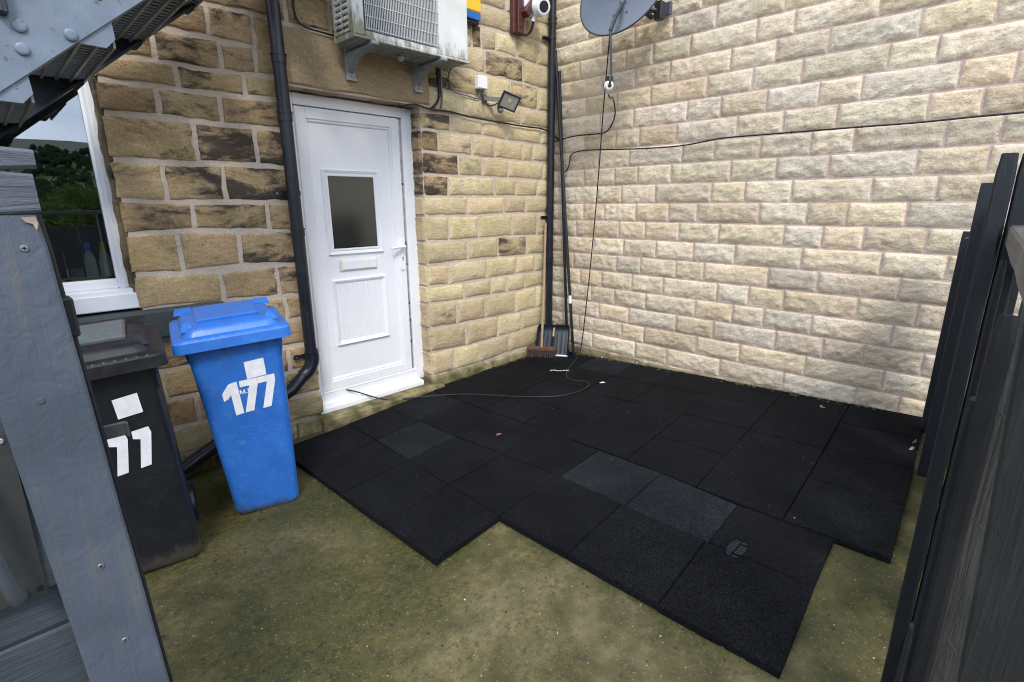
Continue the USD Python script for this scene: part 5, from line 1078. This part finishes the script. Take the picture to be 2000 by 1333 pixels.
for (px, pz) in ((.0375, -.057), (.0145, -.279), (.0352, -.578), (.0425, -.733)):
    c = (gx_(px), GY - .0010, ez + pz * 1.10)
    sc_ = obj('screw', disc(c, (0, -1, 0), .0052, .0014, 18, .0008), MATS['galvanised'] if pz > -.1 or pz < -.5 else MATS['gate_paint_upright'], gate, smooth=30)
    if pz > -.1 or pz < -.5: obj('cross_recess', cat([cbox(c[0] - .0028, c[0] + .0028, c[1] - .0018, c[1] - .00145, c[2] - .0007, c[2] + .0007, 0), cbox(c[0] - .0007, c[0] + .0007, c[1] - .0019, c[1] - .0015, c[2] - .0028, c[2] + .0028, 0)]), MATS['dark_void'], sc_)
bpz = ez - .0145
obj('bare_patch', prism_xz([(SX1 - .0215, bpz - .001), (SX1 - .038, bpz - .002), (SX1 - .034, bpz - .009), (SX1 - .026, bpz - .012), (SX1 - .023, bpz - .022), (SX1 - .0195, bpz - .012)], GY - .0016, GY + .001), MATS['wood_chip'], gate)
pl_ = obj('handle_plate', to_frame(prism(rrect(-.075, .075, -.150, .150, .003), .004), (gx_(-.0985), GY + .012, .988), (1, 0, -.05), (.02, 0, 1), (0, -1, 0)), MATS['handle_plate_grey'], gate)
hx = gx_(-.0655)
obj('pull_handle', tube(spline([(hx - .022, GY + .010, 1.085), (hx - .020, GY - .028, 1.078), (hx - .016, GY - .040, 1.02), (hx - .006, GY - .040, .92), (hx, GY - .030, .868), (hx + .002, GY + .008, .852)], 26), .0100, 14), MATS['pull_grey'], pl_, smooth=50)
obj('rust_patch', cat([disc((hx - .022, GY + .0078, 1.086), (0, -1, 0), .020, .0010, 9), disc((hx - .018, GY + .0082, 1.104), (0, -1, 0), .012, .0016, 7)]), MATS['rust'], pl_)
for dx, dz in ((.003, 1.068), (-.03, 1.078), (.028, .850), (-.045, .846), (-.05, 1.122), (.03, 1.126)):
    obj('plate_bolt', disc((hx + dx, GY + .0080, dz), (0, -1, 0), .0048, .004, 12, .0015), MATS['lock_steel'] if dz > 1.0 else MATS['dark_void'], pl_, smooth=30)
obj('latch', cat([cbox(gx_(.060), gx_(.1145), GY + .048, GY + .056, ez - .381 * 1.10, ez - .357 * 1.10, .0015), cbox(gx_(.1105), gx_(.1145), GY + .040, GY + .056, ez - .383 * 1.10, ez - .357 * 1.10, .0015)]), MATS['latch_grey'], gate, label='steel latch tongue sticking out past the edge of the gate')
obj('keep', cbox(gx_(.058), gx_(.0785), GY + .02, GY + .06, ez - .195 * 1.1, ez - .135 * 1.1, .003), MATS['fence_slate'], gate)

# ------------------------------------------------------------------ fence on the right
fence = thing('timber_fence', 'black stained timber fence of uneven uprights at the yard edge', 'fence')
def upright(name, d0, d1, o0, o1, ztop, mat, seed, round_top=False, zb=None, label=None, amp=.0012):
    x0, x1, y0, y1 = EYE[0] + d0, EYE[0] + d1, EYE[1] + o0, EYE[1] + o1
    z0 = float(yard_z((x0 + x1) / 2, (y0 + y1) / 2)) - .02 if zb is None else zb
    m = rough_board(x0, x1, y0, y1, z0, ztop, 'z', amp, .004 if not round_top else .007, seed, .04); return obj(name, m, MATS[mat], fence, smooth=30, label=label)
upright('post', 3.755, 3.80, .212, .268, 1.329, 'fence_slate', 61)
upright('post', 3.15, 3.20, .155, .1985, 1.565, 'fence_slate', 62)
upright('board', 3.0, 3.13, .118, .150, 1.46, 'fence_black', 63)
upright('post', 1.45, 1.50, .0430, .0724, 1.579, 'fence_slate', 64, label='tallest upright of the fence with a pale ridge')
upright('post', 1.475, 1.53, .008, .0415, 1.579, 'fence_slate', 65)
upright('post', 1.385, 1.43, .022, .0355, 1.375, 'fence_black', 66)
upright('batten', 1.235, 1.26, -.014, .0185, 1.292, 'fence_black', 68, True, label='rough sawn batten with a rounded wet top', amp=.0018)
upright('batten', 1.262, 1.30, .010, .030, 1.12, 'fence_slate', 69)
upright('batten', 1.10, 1.13, .024, .034, .70, 'fence_slate', 70)
upright('board', 1.30, 1.325, -.060, -.010, 1.43, 'fence_pale', 71, amp=.003)
upright('board', 1.30, 1.325, -.16, -.064, 1.42, 'fence_weathered', 72)
jb_ = rough_board(0, .16, -.012, .012, 0, .86, 'z', .0015, .004, 73, .04)   # the weathered board nearest the camera, leaning away from the yard
jb_.apply_transform(trimesh.transformations.rotation_matrix(math.pi / 2, (0, 0, 1))); 
V = jb_.vertices; V[:, 1] = -V[:, 1] - .010 + (V[:, 2] - .86) * .050; V[:, 2] += .55; V[:, 0] += .90; jb_.apply_translation((EYE[0], EYE[1], -.0)); jb_.fix_normals()
obj('board', jb_, MATS['fence_weathered'], fence, smooth=30, label='wide weathered grey board at the gate end of the fence')
obj('board', to_frame(rough_board(-.15, 0, -.012, .012, .0, 1.0, 'z', .0015, .004, 74, .04), (EYE[0] + .93, EYE[1] - .045, .10), (0, 1, 0), (-1, 0, 0), (0, 0, 1)), MATS['fence_weathered'], fence, smooth=30)
rl_ = np.array([1.32, .062, 0]); rl_ /= np.linalg.norm(rl_)
obj('rail', to_frame(rough_board(0, 1.30, -.085, 0, 1.400, 1.440, 'x', .0012, .004, 75), (EYE[0] + .30, EYE[1] - .020, 0), rl_, (-rl_[1], rl_[0], 0), (0, 0, 1)), MATS['rail_weathered'], fence, smooth=30)
obj('rail', rough_board(EYE[0] + .95, EYE[0] + 3.9, EYE[1] - .02, EYE[1] + .02, .35, .43, 'x', .0012, .004, 76), MATS['fence_black'], fence, smooth=30)
for k, (xx_, dy) in enumerate(((1.9, -.02), (2.3, .02), (2.6, .05), (2.9, .08), (3.3, .12), (3.55, .15))):
    upright('board', xx_, xx_ + .21, dy - .025, dy, 1.30 + .03 * (k % 3), 'fence_black', 80 + k)
for d, o, z in ((3.74, .235, 1.30), (3.60, .205, 1.27), (1.23, -.016, 1.12), (1.23, -.020, .90), (1.13, -.022, .70)):
    obj('nail', tube([(EYE[0] + d, EYE[1] + o, z), (EYE[0] + d - .035, EYE[1] + o + .012 * (1 if o > 0 else -1.5), z - .006)], .0022, 6), MATS['galvanised'] if o > 0 else MATS['dark_metal'], fence)

# ------------------------------------------------------------------ behind the camera: what the window mirrors
rf = thing('rear_fence', 'dark boarded fence on the far side of the lane mirrored in the window', 'fence')
for k in range(30):
    x0 = -8.0 + k * .26; obj('board', cbox(x0, x0 + .25, -8.03, -8.0, -.3, 1.16 + rnd.uniform(-.008, .008), .003), MATS['rear_fence_wood'], rf)
def leaf_cloud(c, rad, n, size, seed):
    g = np.random.default_rng(seed); k = 9; cen = g.normal(size=(k, 3)) * .45 * rad + 0; V = []; F = []
    d = g.normal(size=(n, 3)); d /= np.linalg.norm(d, axis=1)[:, None]; p = cen[g.integers(0, k, n)] + d * (g.uniform(.25, 1, (n, 1)) ** .5) * rad * .55
    t = g.normal(size=(n, 3)); t /= np.linalg.norm(t, axis=1)[:, None]; s = np.cross(t, d); s /= np.linalg.norm(s, axis=1)[:, None] + 1e-9; z = size * g.uniform(.6, 1.3, (n, 1))
    V = np.concatenate([p - t * z * .5, p + s * z * .32, p + t * z * .5, p - s * z * .32], 1).reshape(-1, 3) + c; a = np.arange(n) * 4
    return np.asarray(V), np.vstack([np.stack([a, a + 1, a + 2], 1), np.stack([a, a + 2, a + 3], 1)])
for k, (x, y, top, r_, mat, lab) in enumerate(((-2.2, -24, 1.9, 1.7, 'leaf_bright', 'bright green bush just over the rear fence, mirrored at the left of the pane'), (0.2, -27, 2.6, 1.7, 'leaf_bright', 'bright green bush just over the rear fence, mirrored mid-pane'), (2.4, -30, 2.2, 1.7, 'leaf_bright', 'bright green bush just over the rear fence, mirrored by the frame'), (4.0, -48, 3.2, 3.6, 'leaf_dark', 'dark green tree standing behind the bright bushes, mirrored by the frame'), (-1.6, -52, 3.0, 4.0, 'leaf_dark', 'dark green tree standing behind the bright bushes, mirrored by the gate'))):
    tr_ = thing('tree' if r_ > 2 else 'bush', lab, 'tree' if r_ > 2 else 'bush'); gz_ = float(hill_z(np.array(x), np.array(float(y))))
    obj('crown', leaf_cloud(np.array([x, y, top - r_ * .75]), r_, 2600, .20 if r_ < 2 else .34, 50 + k), MATS[mat], tr_)
    obj('trunk', tube([(x, y, gz_ - .3), (x + .1, y, (gz_ + top) / 2), (x, y, top - r_ * .6)], [.22, .16, .06], 8), MATS['bark'], tr_)
wood = UsdGeom.PointInstancer.Define(stage, '/World/woodland'); tag(wood.GetPrim(), 'dark woods scattered over the mirrored valley side', kind='stuff')
cv, cf = leaf_cloud(np.zeros(3), 1.0, 260, .42, 99); pr_ = usdkit.mesh(stage, '/World/woodland/crown', (cv, cf), MATS['leaf_dark'])
wood.CreatePrototypesRel().AddTarget(pr_.GetPath()); g = np.random.default_rng(21); pts = []
while len(pts) < 1500:
    y = -g.uniform(90, 900) ** 1.0; x = -3.5 + g.uniform(-.22, .42) * -y
    if meshkit.fbm(np.array([x / 90, y / 120, 3.3]), 3, 31) > .49: pts.append((x, y, float(hill_z(np.array(x), np.array(y))) + 2.5))
sc2 = g.uniform(3.0, 5.5, len(pts))
wood.CreatePositionsAttr(Vt.Vec3fArray.FromNumpy(np.array(pts, np.float32))); wood.CreateScalesAttr(Vt.Vec3fArray.FromNumpy(np.stack([sc2, sc2, sc2 * .9], 1).astype(np.float32))); wood.CreateProtoIndicesAttr(Vt.IntArray([0] * len(pts)))

# ------------------------------------------------------------------ litter
def blob(c, r, seed, flat=.5):
    m = trimesh.creation.icosphere(1, r); m.vertices = m.vertices * np.array([1, 1, flat]) * (0.7 + .6 * meshkit.noise(m.vertices / r * 1.7 + seed * 5.1, seed))[:, None]; m.apply_translation(c); return m
flecks = []
for k in range(110):
    x, y = rnd.uniform(-2.75, -.1), rnd.uniform(-3.0, -.08)
    if x < -1.7 * 1.0 and y < 1.9 * (x + 2.85) - 1.9: continue
    flecks.append(blob((x, y, paving_z(x, y) + .001), rnd.choice([.0012, .0014, .0018, .0022, .0034]), k))
tag(obj('paving_litter', cat(flecks), MATS['litter_white']), 'pale crumbs and specks scattered over the rubber tiles', kind='stuff')
grit, grit2 = [], []
for k in range(700):
    x, y = rnd.uniform(-3.9, -.3), rnd.uniform(-3.3, -.3)
    z = float(concrete_h(np.array(x), np.array(y))); q = rnd.random(); (grit if q < .55 else grit2).append(blob((x, y, z + .0006), rnd.choice([.0012, .0016, .002, .0026, .0045 if q < .55 else .0022]), k))
for k in range(46):
    x, y = rnd.uniform(-3.7, -1.75), rnd.uniform(-3.2, -1.0); z = float(concrete_h(np.array(x), np.array(y))); a = rnd.uniform(0, 3.14); l_ = rnd.uniform(.004, .013)
    m_ = hull([(x + l_ * math.cos(a), y + l_ * math.sin(a), z + .002), (x - l_ * math.cos(a), y - l_ * math.sin(a), z + .001), (x + .3 * l_ * math.sin(a), y - .35 * l_ * math.cos(a), z + .0045), (x - .3 * l_ * math.sin(a), y + .3 * l_ * math.cos(a), z)]); (grit if k % 4 else grit2).append(m_)
tag(obj('dark_grit', cat(grit), MATS['grit_dark']), 'dark grit lying on the mossy concrete', kind='stuff')
tag(obj('pale_grit', cat(grit2), MATS['litter_white']), 'pale stone chips bedded in the mossy concrete', kind='stuff')
sp_ = thing('plastic_strip', 'curled white strip of plastic on the tiles near the broom', 'litter')
obj('strip', tube(spline([(-.66, -.565, .054), (-.63, -.59, .060), (-.60, -.62, .055), (-.57, -.66, .060), (-.545, -.69, .056)], 20), [.0022 + .002 * (k % 3) for k in range(20)], 6), MATS['litter_white'], sp_)
ps = thing('paper_scrap', 'small white paper scrap on the tiles near the trailing cable', 'litter')
obj('scrap', hull([(-.645, -1.08, .068), (-.60, -1.095, .068), (-.61, -1.12, .070), (-.65, -1.10, .070), (-.62, -1.10, .076)]), MATS['white_plastic'], ps)
lf = thing('dead_leaf', 'small brown dead leaf in the middle of the tiles', 'leaf')
z = paving_z(-1.85, -1.15); obj('blade', trimesh.Trimesh([(-1.875, -1.15, z + .004), (-1.85, -1.137, z + .012), (-1.82, -1.15, z + .003), (-1.85, -1.165, z + .009), (-1.85, -1.15, z + .004)], [(0, 4, 1), (1, 4, 2), (2, 4, 3), (3, 4, 0)], process=False), MATS['leaf_brown'], lf)
rg = thing('cable_offcut', 'curled tan offcut lying on the tiles by the block wall', 'litter')
obj('curl', tube([(-.195 + .016 * math.cos(a), -2.586 + .016 * math.sin(a), paving_z(-.195, -2.586) + .005) for a in np.linspace(.3, 4.2, 18)], .0035, 6), MATS['wood_chip'], rg)
ch = thing('wood_chip', 'pale splintered wood chip at the foot of the black fence', 'wood chip')
z = float(yard_z(-.56, -3.12)); obj('splinter', cat([hull([(-.60, -3.10, z + .02), (-.52, -3.13, z + .03), (-.54, -3.15, z + .005), (-.61, -3.13, z), (-.56, -3.12, z + .045), (-.50, -3.10, z + .01)]), hull([(-.52, -3.10, z + .02), (-.44, -3.12, z + .05), (-.46, -3.13, z + .02), (-.50, -3.12, z)])]), MATS['wood_chip'], ch)
bp = thing('boot_print', 'pale dusty boot print on a black tile near the gate end', 'boot print'); pr2 = []
for k in range(9):
    for s in ((-1, 1) if k not in (1, 7) else (1,)):
        t = (k - 4) * .013; w = .034 * (1 - (abs(k - 4) / 5.2) ** 2) ** .5
        pr2.append([(-2.027 + t, -2.744 + s * .004), (-2.027 + t + .006, -2.744 + s * .004), (-2.027 + t + .012, -2.744 + s * w), (-2.027 + t + .006, -2.744 + s * w)])
obj('tread_mark', cat([hull([(a, b, paving_z(a, b) + h_) for a, b in q for h_ in (.0026, .0036)]) for q in pr2]), MATS['boot_dust'], bp)

# moss along the foot of the walls and the edge of the paving
ms = []
def moss_at(x, y, z, r, k): ms.append(blob((x, y, z), r, k, .55))
for k in range(150):
    t = rnd.random(); moss_at(-.03 - rnd.random() ** 2 * .05, -.15 - t * 2.8, paving_z(-.03, -.15 - t * 2.8) + .001, rnd.uniform(.004, .013), k)
for k in range(110):
    x = -1.45 + rnd.random() * 1.2; moss_at(x, -.028 - rnd.random() ** 2 * .04, paving_z(x, -.03) + .001, rnd.uniform(.004, .012), 200 + k)
for a, b, n_ in (((-2.88, -.5), (-2.885, -1.84), 60), ((-2.88, -1.845), (-2.50, -1.80), 45), ((-2.50, -1.82), (-2.51, -3.05), 70), ((-1.70, -3.02), (-1.69, -3.2), 20), ((-1.7, -3.225), (-.1, -3.11), 70)):
    for k in range(n_):
        t = rnd.random(); x, y = a[0] + (b[0] - a[0]) * t + rnd.gauss(0, .012), a[1] + (b[1] - a[1]) * t + rnd.gauss(0, .012); moss_at(x, y, float(concrete_h(np.array(x), np.array(y))), rnd.uniform(.003, .009), 400 + k)
tag(obj('moss', cat(ms), MATS['moss_green']), 'small clumps of moss along the wall foot and the tile edges', kind='stuff')
